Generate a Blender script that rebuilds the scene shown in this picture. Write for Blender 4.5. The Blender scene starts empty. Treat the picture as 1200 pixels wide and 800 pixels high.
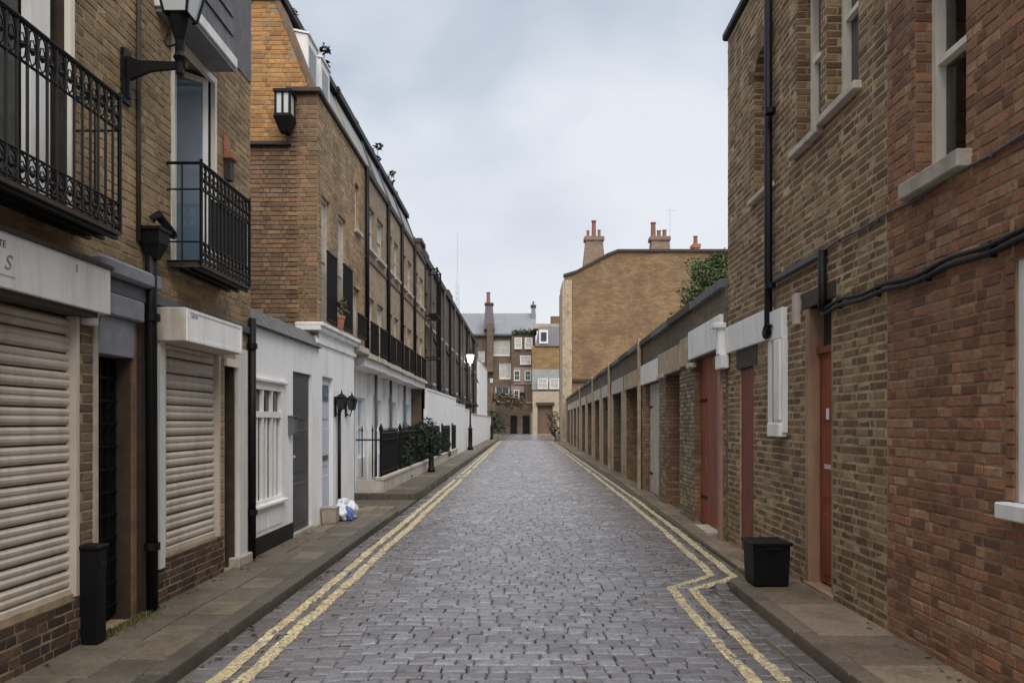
import bpy, bmesh, math, random
from mathutils import Vector, Matrix, Euler
from mathutils.bvhtree import BVHTree
random.seed(7)
SC = bpy.context.scene
COL = SC.collection
PI = math.pi

# ------------------------------------------------------------------ camera, sky, sun, exposure
cd = bpy.data.cameras.new('camera')
cam = bpy.data.objects.new('camera', cd); COL.objects.link(cam)
cam.location = (0, 0, 1.6); cam.rotation_euler = (PI/2, 0, 0)
cd.sensor_width = 36; cd.lens = 26.0
cd.shift_x = -14/1200; cd.shift_y = 94/1200
cd.clip_start = 0.05; cd.clip_end = 3000
SC.camera = cam
SC.view_settings.view_transform = 'Standard'
SC.view_settings.look = 'None'
SC.view_settings.exposure = 0.42
SC.view_settings.gamma = 1.0
SC.cycles.max_bounces = 6
SC.cycles.transparent_max_bounces = 12

SUN_EL, SUN_ROT = math.radians(57), math.radians(166)
world = bpy.data.worlds.new('World'); SC.world = world; world.use_nodes = True
nt = world.node_tree; nt.nodes.clear()
def wn(t, **k):
    n = nt.nodes.new(t)
    for a, b in k.items(): setattr(n, a, b)
    return n
L = nt.links.new
out = wn('ShaderNodeOutputWorld'); mixs = wn('ShaderNodeMixShader')
sky = wn('ShaderNodeTexSky'); sky.sky_type = 'NISHITA'; sky.sun_disc = False
sky.sun_elevation = SUN_EL; sky.sun_rotation = SUN_ROT; sky.dust_density = 3
bg1 = wn('ShaderNodeBackground'); bg1.inputs[1].default_value = 0.1
bg2 = wn('ShaderNodeBackground'); bg2.inputs[1].default_value = 1.0
tc = wn('ShaderNodeTexCoord'); mp = wn('ShaderNodeMapping'); mp.inputs['Scale'].default_value = (1.0, 1.0, 1.7)
mp.inputs['Location'].default_value = (0.35, 0.2, 0.1)
no = wn('ShaderNodeTexNoise'); no.inputs['Scale'].default_value = 2.9; no.inputs['Detail'].default_value = 4; no.inputs['Roughness'].default_value = 0.45
no.inputs['Distortion'].default_value = 0.25
cr = wn('ShaderNodeValToRGB')
cr.color_ramp.elements[0].position = 0.36; cr.color_ramp.elements[0].color = (0.42, 0.465, 0.535, 1)
cr.color_ramp.elements[1].position = 0.62; cr.color_ramp.elements[1].color = (0.64, 0.665, 0.705, 1)
e = cr.color_ramp.elements.new(0.5); e.color = (0.54, 0.58, 0.64, 1)
sep = wn('ShaderNodeSeparateXYZ'); mr = wn('ShaderNodeMapRange')
mr.inputs['From Min'].default_value = 0.0; mr.inputs['From Max'].default_value = 0.38
mr.inputs['To Min'].default_value = 1.0; mr.inputs['To Max'].default_value = 0.0
mx = wn('ShaderNodeMix', data_type='RGBA')
mx.inputs['B'].default_value = (0.68, 0.68, 0.71, 1)
L(tc.outputs['Generated'], mp.inputs[0]); L(mp.outputs[0], no.inputs['Vector']); L(no.outputs['Fac'], cr.inputs[0])
L(tc.outputs['Generated'], sep.inputs[0]); L(sep.outputs['Z'], mr.inputs['Value']); L(mr.outputs[0], mx.inputs['Factor'])
L(cr.outputs[0], mx.inputs['A']); L(mx.outputs['Result'], bg2.inputs[0]); L(sky.outputs[0], bg1.inputs[0])
L(bg1.outputs[0], mixs.inputs[1]); L(bg2.outputs[0], mixs.inputs[2]); mixs.inputs[0].default_value = 0.9
L(mixs.outputs[0], out.inputs[0])

sd = bpy.data.lights.new('sun', 'SUN'); sd.energy = 2.7; sd.angle = math.radians(60); sd.color = (1.0, 0.935, 0.85)
sun = bpy.data.objects.new('sun', sd); COL.objects.link(sun)
# Nishita: rotation 0 = sun towards +Y, turning clockwise
sv = Vector((math.sin(SUN_ROT)*math.cos(SUN_EL), math.cos(SUN_ROT)*math.cos(SUN_EL), math.sin(SUN_EL)))
sun.rotation_euler = sv.to_track_quat('Z', 'Y').to_euler()

# ------------------------------------------------------------------ material helpers
def newmat(name):
    m = bpy.data.materials.new(name); m.use_nodes = True
    t = m.node_tree; t.nodes.clear()
    o = t.nodes.new('ShaderNodeOutputMaterial'); b = t.nodes.new('ShaderNodeBsdfPrincipled')
    t.links.new(b.outputs[0], o.inputs[0])
    return m, t, b
def nd(t, ty, ins=None, **k):
    n = t.nodes.new(ty)
    for a, v in k.items(): setattr(n, a, v)
    for a, v in (ins or {}).items():
        if hasattr(v, 'links') or isinstance(v, bpy.types.NodeSocket): t.links.new(v, n.inputs[a])
        else: n.inputs[a].default_value = v
    return n
def c4(c): return (c[0], c[1], c[2], 1)
def noise(t, scale, detail=4, rough=0.55, vec=None, sc3=None):
    if vec is None: vec = nd(t, 'ShaderNodeNewGeometry').outputs['Position']
    if sc3: vec = nd(t, 'ShaderNodeMapping', {0: vec, 'Scale': sc3}).outputs[0]
    return nd(t, 'ShaderNodeTexNoise', {'Vector': vec, 'Scale': scale, 'Detail': detail, 'Roughness': rough}).outputs['Fac']
def rng(t, v, a, b, c, d):
    n = nd(t, 'ShaderNodeMapRange', {'Value': v, 'From Min': a, 'From Max': b, 'To Min': c, 'To Max': d}); return n.outputs[0]
def mixc(t, f, a, b, mode='MIX'):
    n = t.nodes.new('ShaderNodeMix'); n.data_type = 'RGBA'; n.blend_type = mode
    for s, v in (('Factor', f), ('A', a), ('B', b)):
        if isinstance(v, bpy.types.NodeSocket): t.links.new(v, n.inputs[s])
        else: n.inputs[s].default_value = v if s == 'Factor' else c4(v)
    return n.outputs['Result']
def bump(t, b, h, strength=0.3, dist=0.01):
    n = nd(t, 'ShaderNodeBump', {'Height': h, 'Strength': strength, 'Distance': dist}); t.links.new(n.outputs[0], b.inputs['Normal'])
def ramp(t, f, stops, interp='LINEAR'):
    n = t.nodes.new('ShaderNodeValToRGB'); r = n.color_ramp; r.interpolation = interp
    r.elements[0].position = stops[0][0]; r.elements[0].color = c4(stops[0][1])
    r.elements[1].position = stops[-1][0]; r.elements[1].color = c4(stops[-1][1])
    for p, c in stops[1:-1]:
        e = r.elements.new(p); e.color = c4(c)
    t.links.new(f, n.inputs[0]); return n.outputs[0]
def plain(name, c, rough=0.7, var=0.15, scale=3, metal=0, bmp=0.0, dirt=None, dirtamt=0.5, spec=None, streak=False):
    m, t, b = newmat(name)
    f = noise(t, scale, 6, 0.6)
    col = mixc(t, rng(t, f, 0.3, 0.7, 0, 1), [x*(1-var) for x in c], [min(1, x*(1+var)) for x in c])
    if dirt:
        g = noise(t, 1.7, 8, 0.7, sc3=(3, 3, 0.5) if streak else None)
        col = mixc(t, rng(t, g, 0.48, 0.72, 0, dirtamt), col, dirt)
    t.links.new(col, b.inputs['Base Color'])
    b.inputs['Roughness'].default_value = rough; b.inputs['Metallic'].default_value = metal
    if spec is not None: b.inputs['Specular IOR Level'].default_value = spec
    if bmp: bump(t, b, noise(t, 90, 5), bmp, 0.004)
    return m
def pieces(name, tones, dirt=(0.05, 0.04, 0.03), dirtamt=0.45, rough=0.88, bmp=0.5, stain=1.3, grain=70, spec=0.3, white=None, edge=False):
    """bricks / stones: every piece takes its own tone, plus stains in world space"""
    m, t, b = newmat(name)
    oi = nd(t, 'ShaderNodeObjectInfo').outputs['Random']; gi = nd(t, 'ShaderNodeNewGeometry').outputs['Random Per Island']
    s = nd(t, 'ShaderNodeMath', {0: oi, 1: gi}, operation='ADD').outputs[0]
    fr = nd(t, 'ShaderNodeMath', {0: s}, operation='FRACT').outputs[0]
    n = len(tones); col = ramp(t, fr, [(i/n, c) for i, c in enumerate(tones)], 'CONSTANT')
    f2 = nd(t, 'ShaderNodeMath', {0: nd(t, 'ShaderNodeMath', {0: fr, 1: 37.31}, operation='MULTIPLY').outputs[0]}, operation='FRACT').outputs[0]
    v = rng(t, f2, 0, 1, 0.92, 1.28)
    col = nd(t, 'ShaderNodeVectorMath', {0: col, 1: nd(t, 'ShaderNodeCombineXYZ', {0: v, 1: v, 2: v}).outputs[0]}, operation='MULTIPLY').outputs[0]
    g = noise(t, grain, 5, 0.7); k = rng(t, g, 0.3, 0.7, 0.72, 1.22)
    col = nd(t, 'ShaderNodeVectorMath', {0: col, 1: nd(t, 'ShaderNodeCombineXYZ', {0: k, 1: k, 2: k}).outputs[0]}, operation='MULTIPLY').outputs[0]
    mg = noise(t, 19, 8, 0.8); col = mixc(t, rng(t, mg, 0.51, 0.66, 0, 0.6), col, [x*.35 for x in tones[0]]); col = mixc(t, rng(t, mg, 0.30, 0.46, 0.35, 0), col, [min(1, x*1.5+.03) for x in tones[0]])
    d = noise(t, stain, 8, 0.65)
    col = mixc(t, rng(t, d, 0.45, 0.72, 0, dirtamt), col, dirt)
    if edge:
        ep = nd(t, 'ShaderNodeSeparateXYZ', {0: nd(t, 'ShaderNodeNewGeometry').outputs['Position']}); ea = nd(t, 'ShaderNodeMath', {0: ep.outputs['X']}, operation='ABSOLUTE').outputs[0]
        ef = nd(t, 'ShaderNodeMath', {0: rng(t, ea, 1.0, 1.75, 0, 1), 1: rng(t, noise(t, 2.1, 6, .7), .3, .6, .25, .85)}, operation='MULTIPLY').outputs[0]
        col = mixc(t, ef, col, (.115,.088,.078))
    if white:
        w = noise(t, 3.1, 8, 0.75); col = mixc(t, rng(t, w, 0.6, 0.78, 0, white[1]), col, white[0])
    t.links.new(col, b.inputs['Base Color'])
    if isinstance(rough, tuple): t.links.new(rng(t, noise(t, 5, 6), 0.35, 0.65, rough[0], rough[1]), b.inputs['Roughness'])
    else: b.inputs['Roughness'].default_value = rough
    b.inputs['Specular IOR Level'].default_value = spec
    if bmp: bump(t, b, noise(t, 85, 8, 0.8), min(1, bmp*1.5), 0.006)
    return m
def bricktex(name, c1, c2, mortar, ax='y', dirt=(0.06, 0.05, 0.04), dirtamt=0.5, scale=1.0, msize=0.012):
    m, t, b = newmat(name)
    p = nd(t, 'ShaderNodeNewGeometry').outputs['Position']; s = nd(t, 'ShaderNodeSeparateXYZ', {0: p})
    v = nd(t, 'ShaderNodeCombineXYZ', {0: s.outputs['Y' if ax == 'y' else 'X'], 1: s.outputs['Z']}).outputs[0]
    br = nd(t, 'ShaderNodeTexBrick', {'Vector': v, 'Color1': c4(c1), 'Color2': c4(c2), 'Mortar': c4(mortar), 'Scale': 1.0/scale, 'Mortar Size': msize,
            'Mortar Smooth': 0.3, 'Brick Width': 0.225, 'Row Height': 0.075})
    n1 = noise(t, 0.5, 8, 0.7); n2 = noise(t, 6, 6, 0.7)
    col = mixc(t, rng(t, n2, 0.3, 0.7, 0, 1), [0.7]*3, [1.15]*3)
    col = mixc(t, 1.0, br.outputs['Color'], col, 'MULTIPLY')
    col = mixc(t, rng(t, n1, 0.42, 0.7, 0, dirtamt), col, dirt)
    t.links.new(col, b.inputs['Base Color']); b.inputs['Roughness'].default_value = 0.9; b.inputs['Specular IOR Level'].default_value = 0.25
    bump(t, b, br.outputs['Fac'], -0.4, 0.01)
    return m
def glassmat(name, tint=(0.02, 0.025, 0.03), rough=0.04, spec=0.8):
    m, t, b = newmat(name); b.inputs['Base Color'].default_value = c4(tint)
    b.inputs['Roughness'].default_value = rough; b.inputs['Specular IOR Level'].default_value = spec
    bump(t, b, noise(t, 1.8, 2), 0.04, 0.05)
    return m
def clearglass(name):
    m, t, b = newmat(name)
    o = [n for n in t.nodes if n.type == 'OUTPUT_MATERIAL'][0]
    tr = nd(t, 'ShaderNodeBsdfTransparent', {0: (0.8, 0.85, 0.87, 1)}); gl = nd(t, 'ShaderNodeBsdfGlossy', {'Roughness': 0.03})
    fr = nd(t, 'ShaderNodeFresnel', {'IOR': 1.6}); mx_ = nd(t, 'ShaderNodeMixShader', {0: fr.outputs[0], 1: tr.outputs[0], 2: gl.outputs[0]})
    t.links.new(mx_.outputs[0], o.inputs[0]); return m
def emitmat(name, c, s):
    m, t, b = newmat(name); b.inputs['Base Color'].default_value = c4(c); b.inputs['Emission Color'].default_value = c4(c)
    b.inputs['Emission Strength'].default_value = s; return m

M = {}
M['red_brick'] = pieces('red_brick', [(.31,.155,.088),(.27,.128,.072),(.335,.178,.102),(.225,.108,.064),(.37,.22,.135),(.29,.14,.078),(.185,.095,.06),(.32,.16,.088)],
    dirt=(.075,.043,.03), dirtamt=.55, white=((.42,.32,.24), .3))
M['yellow_brick'] = pieces('yellow_brick', [(.235,.16,.085),(.18,.118,.066),(.28,.20,.11),(.145,.095,.056),(.23,.132,.075),(.175,.10,.06),(.30,.225,.13),(.135,.085,.054)],
    dirt=(.05,.038,.027), dirtamt=.55)
M['tan_brick'] = pieces('tan_brick', [(.36,.265,.155),(.31,.225,.13),(.39,.29,.17),(.27,.195,.115),(.35,.245,.14),(.32,.22,.135)],
    dirt=(.065,.05,.036), dirtamt=.7, stain=1.9)
M['side_brick'] = pieces('side_brick', [(.26,.165,.10),(.215,.135,.085),(.30,.19,.11),(.18,.115,.075),(.27,.16,.095),(.235,.145,.09)],
    dirt=(.07,.045,.032), dirtamt=.5)
M['orange_brick'] = pieces('orange_brick', [(0.440,0.226,0.083),(0.385,0.193,0.073),(0.484,0.264,0.099),(0.330,0.165,0.073),(0.418,0.220,0.090)],
    dirt=(.17,.10,.05), dirtamt=.45)
M['pier_brick'] = pieces('pier_brick', [(.17,.12,.08),(.14,.10,.068),(.19,.14,.09)], dirt=(.06,.045,.03), dirtamt=.7)
M['plinth_brick'] = pieces('plinth_brick', [(.085,.055,.038),(.065,.043,.032),(.11,.07,.045),(.05,.036,.028)], dirt=(.03,.024,.02), dirtamt=.6)
M['pillar_brick'] = pieces('pillar_brick', [(0.276,0.218,0.138),(0.218,0.172,0.109),(0.322,0.265,0.172),(0.172,0.138,0.092)], dirt=(.06,.05,.035), dirtamt=.5)
M['mortar_dark'] = plain('mortar_dark', (.10,.078,.062), .95, .3, 14)
M['mortar_red'] = plain('mortar_red', (.24,.17,.125), .95, .35, 9)
M['mortar_pale'] = plain('mortar_pale', (.40,.31,.20), .95, .3, 7, dirt=(.12,.09,.06), dirtamt=.6)
M['mortar_tan'] = plain('mortar_tan', (.31,.24,.15), .95, .3, 9)
M['terrace_brick'] = bricktex('terrace_brick', (.42,.32,.22), (.31,.23,.16), (.34,.29,.22), 'y', dirt=(.16,.125,.095), dirtamt=.5)
M['terrace_side'] = bricktex('terrace_side', (.20,.13,.08), (.14,.09,.06), (.17,.13,.1), 'x')
M['dark_terrace'] = bricktex('dark_terrace', (.21,.145,.105), (.145,.10,.075), (.17,.135,.11), 'y', dirt=(.07,.055,.045), dirtamt=.6)
M['gable_brick'] = bricktex('gable_brick', (.37,.245,.125), (.23,.14,.078), (.25,.18,.11), 'x', dirt=(.125,.078,.05), dirtamt=.85, scale=1.8)
M['garage_wall'] = bricktex('garage_wall', (.20,.155,.105), (.13,.10,.07), (.19,.16,.12), 'y', dirt=(.06,.05,.04), dirtamt=.6)
M['chimney_brick'] = bricktex('chimney_brick', (.33,.24,.18), (.25,.17,.13), (.27,.21,.17), 'x', dirt=(.14,.10,.08), scale=1.5)
M['far_brick'] = bricktex('far_brick', (.22,.15,.10), (.15,.105,.075), (.17,.14,.11), 'x', scale=3)
M['far_orange'] = bricktex('far_orange', (.45,.27,.10), (.33,.19,.09), (.27,.2,.13), 'x', scale=4)
M['white'] = plain('white_paint', (.82,.82,.81), .55, .06, 2, dirt=(.42,.41,.38), dirtamt=.5, streak=True)
M['white_wall'] = plain('white_wall_paint', (.86,.87,.88), .6, .04, 1.5, dirt=(.52,.50,.47), dirtamt=.5, bmp=.15, streak=True)
M['cream'] = plain('cream_paint', (.78,.74,.64), .5, .06, 2, dirt=(.36,.32,.25), dirtamt=.5, streak=True)
M['offwhite_board'] = plain('sign_board_paint', (.66,.655,.64), .5, .05, 2, dirt=(.30,.29,.26), dirtamt=.55, streak=True)
M['stone'] = plain('sill_stone', (.40,.36,.31), .8, .2, 8, bmp=.3, dirt=(.14,.12,.10), dirtamt=.7)
M['tan_stone'] = plain('tan_stone', (.43,.34,.235), .85, .2, 6, bmp=.3, dirt=(.12,.09,.06), dirtamt=.7)
M['pale_stone'] = plain('pale_stone', (.52,.47,.41), .8, .15, 5, bmp=.2, dirt=(.22,.19,.15), dirtamt=.7, streak=True)
M['slab'] = pieces('paving_slab', [(.15,.125,.093),(.13,.108,.082),(.175,.145,.105),(.115,.097,.075)], dirt=(.06,.052,.036), dirtamt=.75, stain=2.2, grain=30, rough=(.45,.8), spec=.4, bmp=.4)
M['slab_r'] = pieces('paving_slab_right', [(.20,.155,.115),(.175,.137,.10),(.23,.18,.13)], dirt=(.09,.066,.045), dirtamt=.7, stain=2.2, grain=30, rough=(.45,.8), spec=.4, bmp=.4)
M['kerb'] = pieces('kerb_stone', [(.095,.082,.066),(.08,.072,.06),(.11,.094,.075)], dirt=(.035,.033,.026), dirtamt=.6, stain=3, grain=40, rough=(.4,.7), spec=.4)
M['kerb_r'] = pieces('kerb_stone_right', [(.16,.128,.098),(.14,.115,.09),(.18,.145,.11)], dirt=(.06,.05,.036), dirtamt=.6, stain=3, grain=40, rough=(.45,.75), spec=.4)
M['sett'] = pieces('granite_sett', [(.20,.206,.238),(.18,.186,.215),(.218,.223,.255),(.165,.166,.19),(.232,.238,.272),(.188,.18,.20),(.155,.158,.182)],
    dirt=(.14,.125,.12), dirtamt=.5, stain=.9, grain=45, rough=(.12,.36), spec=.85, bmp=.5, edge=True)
M['black_paint'] = plain('black_paint', (.007,.007,.008), .45, .2, 5, spec=.25)
M['iron'] = plain('cast_iron', (.007,.007,.008), .5, .3, 8, bmp=.2, spec=.22)
M['lead'] = plain('lead_sheet', (.10,.105,.115), .6, .25, 3, dirt=(.05,.05,.05), dirtamt=.5)
M['slate'] = plain('slate', (.12,.12,.13), .65, .25, 6, bmp=.3, dirt=(.07,.075,.06), dirtamt=.6)
M['pale_slate'] = plain('pale_mansard', (.30,.30,.29), .7, .12, 3, dirt=(.16,.16,.15), dirtamt=.6)
M['grey_door'] = plain('grey_door_paint', (.06,.062,.068), .45, .15, 2)
M['pale_door'] = plain('pale_blue_paint', (.50,.56,.63), .5, .05, 2)
M['red_door'] = plain('red_door_paint', (.25,.060,.024), .5, .25, 3, dirt=(.09,.032,.02), dirtamt=.7, streak=True)
M['maroon'] = plain('maroon_paint', (.20,.046,.024), .5, .2, 3, dirt=(.07,.02,.015), dirtamt=.6, streak=True)
M['tile_red'] = plain('red_threshold_tile', (.30,.10,.06), .6, .2, 5)
M['jamb'] = plain('jamb_render', (.34,.21,.14), .75, .12, 4, bmp=.2, dirt=(.15,.09,.065), dirtamt=.7, streak=True)
M['wood_dark'] = plain('dark_timber', (.05,.034,.024), .7, .35, 8, dirt=(.02,.017,.014), dirtamt=.6, streak=True)
M['wood_brown'] = plain('brown_timber', (.15,.09,.055), .7, .3, 8, dirt=(.05,.035,.025), dirtamt=.6, streak=True)
M['shutter'] = plain('shutter_metal', (.52,.465,.395), .5, .1, 2.2, metal=.0, dirt=(.27,.215,.165), dirtamt=.7, streak=True)
M['blue_grey'] = plain('blue_grey_paint', (.20,.21,.24), .6, .2, 4, dirt=(.10,.10,.105), dirtamt=.6)
M['terracotta'] = plain('terracotta', (.36,.16,.09), .8, .2, 5)
M['pot_red'] = plain('chimney_pot_clay', (.25,.11,.08), .8, .2, 5)
M['glass'] = glassmat('window_glass')
M['net'] = plain('net_curtained_glass', (.46,.45,.42), .12, .25, 4)
M['glass_sky_tint'] = glassmat('sky_tinted_glass', (.36,.52,.68), .06, .8); M['glass_sky_tint'].node_tree.nodes['Principled BSDF'].inputs['Metallic'].default_value = .65  # blue base colour stands in for sky reflected in the panes
M['clear'] = clearglass('clear_glass')
M['lantern_glass'] = plain('lantern_glass', (.60,.64,.64), .15, .05, 3)
M['lit'] = emitmat('lit_lantern_glass', (1.0, .98, .93), 9)
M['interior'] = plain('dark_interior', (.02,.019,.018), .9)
M['curtain'] = plain('curtain_cloth', (.45,.43,.40), .9, .15, 5)
M['dark_curtain'] = plain('dark_curtain_cloth', (.07,.075,.07), .9, .3, 12)
M['bin'] = plain('black_plastic', (.005,.005,.006), .5, .2, 6, bmp=.1, spec=.2)
M['bag_white'] = plain('white_bag_plastic', (.66,.69,.74), .35, .1, 8)
M['bag_blue'] = plain('blue_bag_plastic', (.10,.17,.42), .4, .2, 8)
M['card'] = plain('grey_cardboard', (.34,.29,.25), .85, .15, 6)
M['leaf'] = pieces('leaf', [(.035,.075,.022),(.05,.10,.03),(.025,.055,.018),(.07,.12,.035)], dirt=(.02,.03,.012), dirtamt=.3, rough=.6, bmp=0)
M['leaf_dark'] = pieces('leaf_dark', [(.018,.03,.014),(.025,.045,.018),(.014,.022,.012)], dirt=(.012,.015,.01), dirtamt=.3, rough=.6, bmp=0)
M['leaf_red'] = pieces('leaf_red', [(.12,.07,.045),(.09,.06,.035),(.06,.075,.03),(.15,.10,.07)], dirt=(.05,.03,.02), dirtamt=.3, rough=.6, bmp=0)
M['grass'] = pieces('moss_and_grass', [(.10,.11,.035),(.13,.12,.04),(.07,.085,.03),(.16,.14,.06)], dirt=(.05,.045,.02), dirtamt=.4, rough=.8, bmp=0)
M['bark'] = plain('bark', (.09,.07,.05), .9, .3, 12, bmp=.5)
M['far_grey'] = plain('far_slate_roof', (.20,.21,.235), .7, .12, 1)
M['far_purple'] = plain('far_purple_slate', (.13,.12,.135), .7, .15, 1)
M['far_pink'] = plain('far_pink_render', (.30,.24,.22), .8, .12, 1, dirt=(.3,.25,.24), dirtamt=.5)
M['far_teal'] = plain('far_teal_panel', (.19,.21,.20), .7, .2, 1)
M['far_cream'] = plain('far_cream_stone', (.42,.34,.25), .8, .15, 1, dirt=(.2,.15,.1), dirtamt=.5)
M['mast'] = plain('haze_pale_steel', (.55,.58,.62), .8, .05, 1)  # steel paled in its base colour to imitate distance haze
M['print_grey'] = plain('grey_lettering', (.10,.10,.11), .7)
M['asphalt'] = plain('asphalt', (.055,.055,.058), .85, .25, 20, bmp=.4)

def bed():
    m, t, b = newmat('sett_bed')
    p = nd(t, 'ShaderNodeNewGeometry').outputs['Position']; s = nd(t, 'ShaderNodeSeparateXYZ', {0: p})
    ax = nd(t, 'ShaderNodeMath', {0: s.outputs['X']}, operation='ABSOLUTE').outputs[0]
    f = nd(t, 'ShaderNodeMath', {0: rng(t, ax, .9, 2.0, 0, 1), 1: rng(t, noise(t, 3.5, 6, .7), .38, .62, 0, 1)}, operation='MULTIPLY').outputs[0]
    col = mixc(t, rng(t, noise(t, 25), .3, .7, 0, 1), (.07,.064,.062), (.12,.104,.09))
    col = mixc(t, f, col, (.10,.088,.042))
    t.links.new(col, b.inputs['Base Color']); b.inputs['Roughness'].default_value = .95; bump(t, b, noise(t, 60), .5, .01)
    return m
M['bed'] = bed()
def linepaint():
    m, t, b = newmat('yellow_road_paint')
    n = noise(t, 7, 8, .75); n2 = noise(t, 38, 5, .7)
    w = nd(t, 'ShaderNodeMath', {0: rng(t, n, .47, .64, 0, .8), 1: rng(t, n2, .46, .58, 0, .9)}, operation='MAXIMUM').outputs[0]
    col = mixc(t, rng(t, noise(t, 2.3), .35, .65, 0, 1), (.66,.52,.24), (.70,.62,.40))
    col = mixc(t, w, col, (.20,.175,.145))
    t.links.new(col, b.inputs['Base Color']); b.inputs['Roughness'].default_value = .6; bump(t, b, n2, .3, .004)
    return m
M['yellow_line'] = linepaint()

# ------------------------------------------------------------------ object helpers
def wloc(o):
    v = Vector((0, 0, 0))
    while o: v += o.location; o = o.parent
    return v
class MB:
    def __init__(s): s.v = []; s.f = []
    def poly(s, *pts):
        i = len(s.v); s.v += [tuple(p) for p in pts]; s.f.append(tuple(range(i, i+len(pts)))); return s
    def hexa(s, p):
        i = len(s.v); s.v += [tuple(q) for q in p]
        s.f += [(i, i+1, i+2, i+3), (i+7, i+6, i+5, i+4), (i, i+4, i+5, i+1), (i+1, i+5, i+6, i+2), (i+2, i+6, i+7, i+3), (i+3, i+7, i+4, i)]
        return s
    def box(s, x0, x1, y0, y1, z0, z1):
        return s.hexa([(x0,y0,z0),(x1,y0,z0),(x1,y1,z0),(x0,y1,z0),(x0,y0,z1),(x1,y0,z1),(x1,y1,z1),(x0,y1,z1)])
    def fbox(s, F, u0, u1, z0, z1, d0, d1):
        P = F.pt
        return s.hexa([P(u0,z0,d0),P(u1,z0,d0),P(u1,z0,d1),P(u0,z0,d1),P(u0,z1,d0),P(u1,z1,d0),P(u1,z1,d1),P(u0,z1,d1)])
    def prism(s, pts, off):
        """pts: a 3-D polygon, extruded by vector off"""
        n = len(pts); i = len(s.v); o = Vector(off)
        s.v += [tuple(p) for p in pts] + [tuple(Vector(p)+o) for p in pts]
        s.f.append(tuple(range(i, i+n))); s.f.append(tuple(range(i+2*n-1, i+n-1, -1)))
        for k in range(n):
            a, b = i+k, i+(k+1) % n; s.f.append((a, a+n, b+n, b))
        return s
    def tube(s, pts, r, n=8, r2=None, closed=False):
        pts = [Vector(p) for p in pts]; m = len(pts); i0 = len(s.v)
        for k, p in enumerate(pts):
            if closed: d = pts[(k+1) % m]-pts[k-1]
            else: d = (pts[min(k+1, m-1)]-pts[max(k-1, 0)])
            d.normalize(); a = d.orthogonal() if abs(d.z) > .9 else d.cross(Vector((0, 0, 1))); a.normalize()
            b = d.cross(a); rr = r if r2 is None else r+(r2-r)*k/(m-1)
            if isinstance(r, (list, tuple)): rr = r[k]
            for q in range(n):
                t = 2*PI*q/n; s.v.append(tuple(p+a*math.cos(t)*rr+b*math.sin(t)*rr))
        for k in range(m if closed else m-1):
            for q in range(n):
                a0 = i0+k*n; b0 = i0+((k+1) % m)*n
                s.f.append((a0+q, a0+(q+1) % n, b0+(q+1) % n, b0+q))
        if not closed:
            s.f.append(tuple(i0+q for q in range(n))[::-1]); s.f.append(tuple(i0+(m-1)*n+q for q in range(n)))
        return s
    def lathe(s, c, prof, n=16, axis='z'):
        i0 = len(s.v)
        for r, h in prof:
            for q in range(n):
                t = 2*PI*(q+.5)/n; s.v.append((c[0]+r*math.cos(t), c[1]+r*math.sin(t), c[2]+h))
        m = len(prof)
        for k in range(m-1):
            for q in range(n):
                s.f.append((i0+k*n+q, i0+k*n+(q+1) % n, i0+(k+1)*n+(q+1) % n, i0+(k+1)*n+q))
        s.f.append(tuple(i0+q for q in range(n))[::-1]); s.f.append(tuple(i0+(m-1)*n+q for q in range(n)))
        return s
    def build(s, name, mat, parent=None, smooth=False, bevel=0, recalc=True, loc=None):
        me = bpy.data.meshes.new(name)
        off = wloc(parent) if parent else Vector((0, 0, 0))
        if loc is not None: off = Vector(loc)
        me.from_pydata([(a-off.x, b-off.y, c-off.z) for a, b, c in s.v], [], s.f)
        me.materials.append(M[mat] if isinstance(mat, str) else mat)
        if recalc:
            bm = bmesh.new(); bm.from_mesh(me)
            bmesh.ops.recalc_face_normals(bm, faces=bm.faces)
            if bevel:
                bmesh.ops.bevel(bm, geom=[e for e in bm.edges if e.is_manifold and e.calc_face_angle(0) > .6], offset=bevel, segments=1, affect='EDGES')
            bm.to_mesh(me); bm.free()
        if smooth:
            me.shade_smooth() if hasattr(me, 'shade_smooth') else None
            for p in me.polygons: p.use_smooth = True
        o = bpy.data.objects.new(name, me); COL.objects.link(o)
        if parent: o.parent = parent
        elif loc is not None: o.location = off
        return o
def tag(o, label=None, cat=None, group=None, kind=None):
    if label: o['label'] = label
    if cat: o['category'] = cat
    if group: o['group'] = group
    if kind: o['kind'] = kind
    return o
def thing(name, loc, label, cat, group=None):
    o = bpy.data.objects.new(name, None); COL.objects.link(o); o.location = loc; o.empty_display_size = .2
    return tag(o, label, cat, group)
def struct(name, loc=(0, 0, 0)):
    o = bpy.data.objects.new(name, None); COL.objects.link(o); o.location = loc; o['kind'] = 'structure'; return o
def copy_tree(o, parent=None):
    c = o.copy(); COL.objects.link(c)
    if parent: c.parent = parent
    for ch in list(o.children): copy_tree(ch, c)
    return c
class Frame:
    """a vertical plane: u along it, z up, d outward"""
    def __init__(s, ox, oy, ux, uy, nx, ny):
        l = math.hypot(ux, uy); s.o = (ox, oy); s.u = (ux/l, uy/l); l = math.hypot(nx, ny); s.n = (nx/l, ny/l)
        s.sg = 1 if (s.u[1]*s.n[0]-s.u[0]*s.n[1]) > 0 else -1
    def pt(s, u, z, d=0): return (s.o[0]+s.u[0]*u+s.n[0]*d, s.o[1]+s.u[1]*u+s.n[1]*d, z)
FR = Frame(2.62, 0, 0, 1, -1, 0)     # right-hand houses
FL = Frame(-3.0, 0, 0, 1, 1, 0)      # left-hand houses
def front(y, x0=0): return Frame(x0, y, 1, 0, 0, -1)
F_CAM = 867.0
def px(p):
    if p[1] < .3: return None
    return (614+F_CAM*p[0]/p[1], 494-F_CAM*(p[2]-1.6)/p[1])

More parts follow.
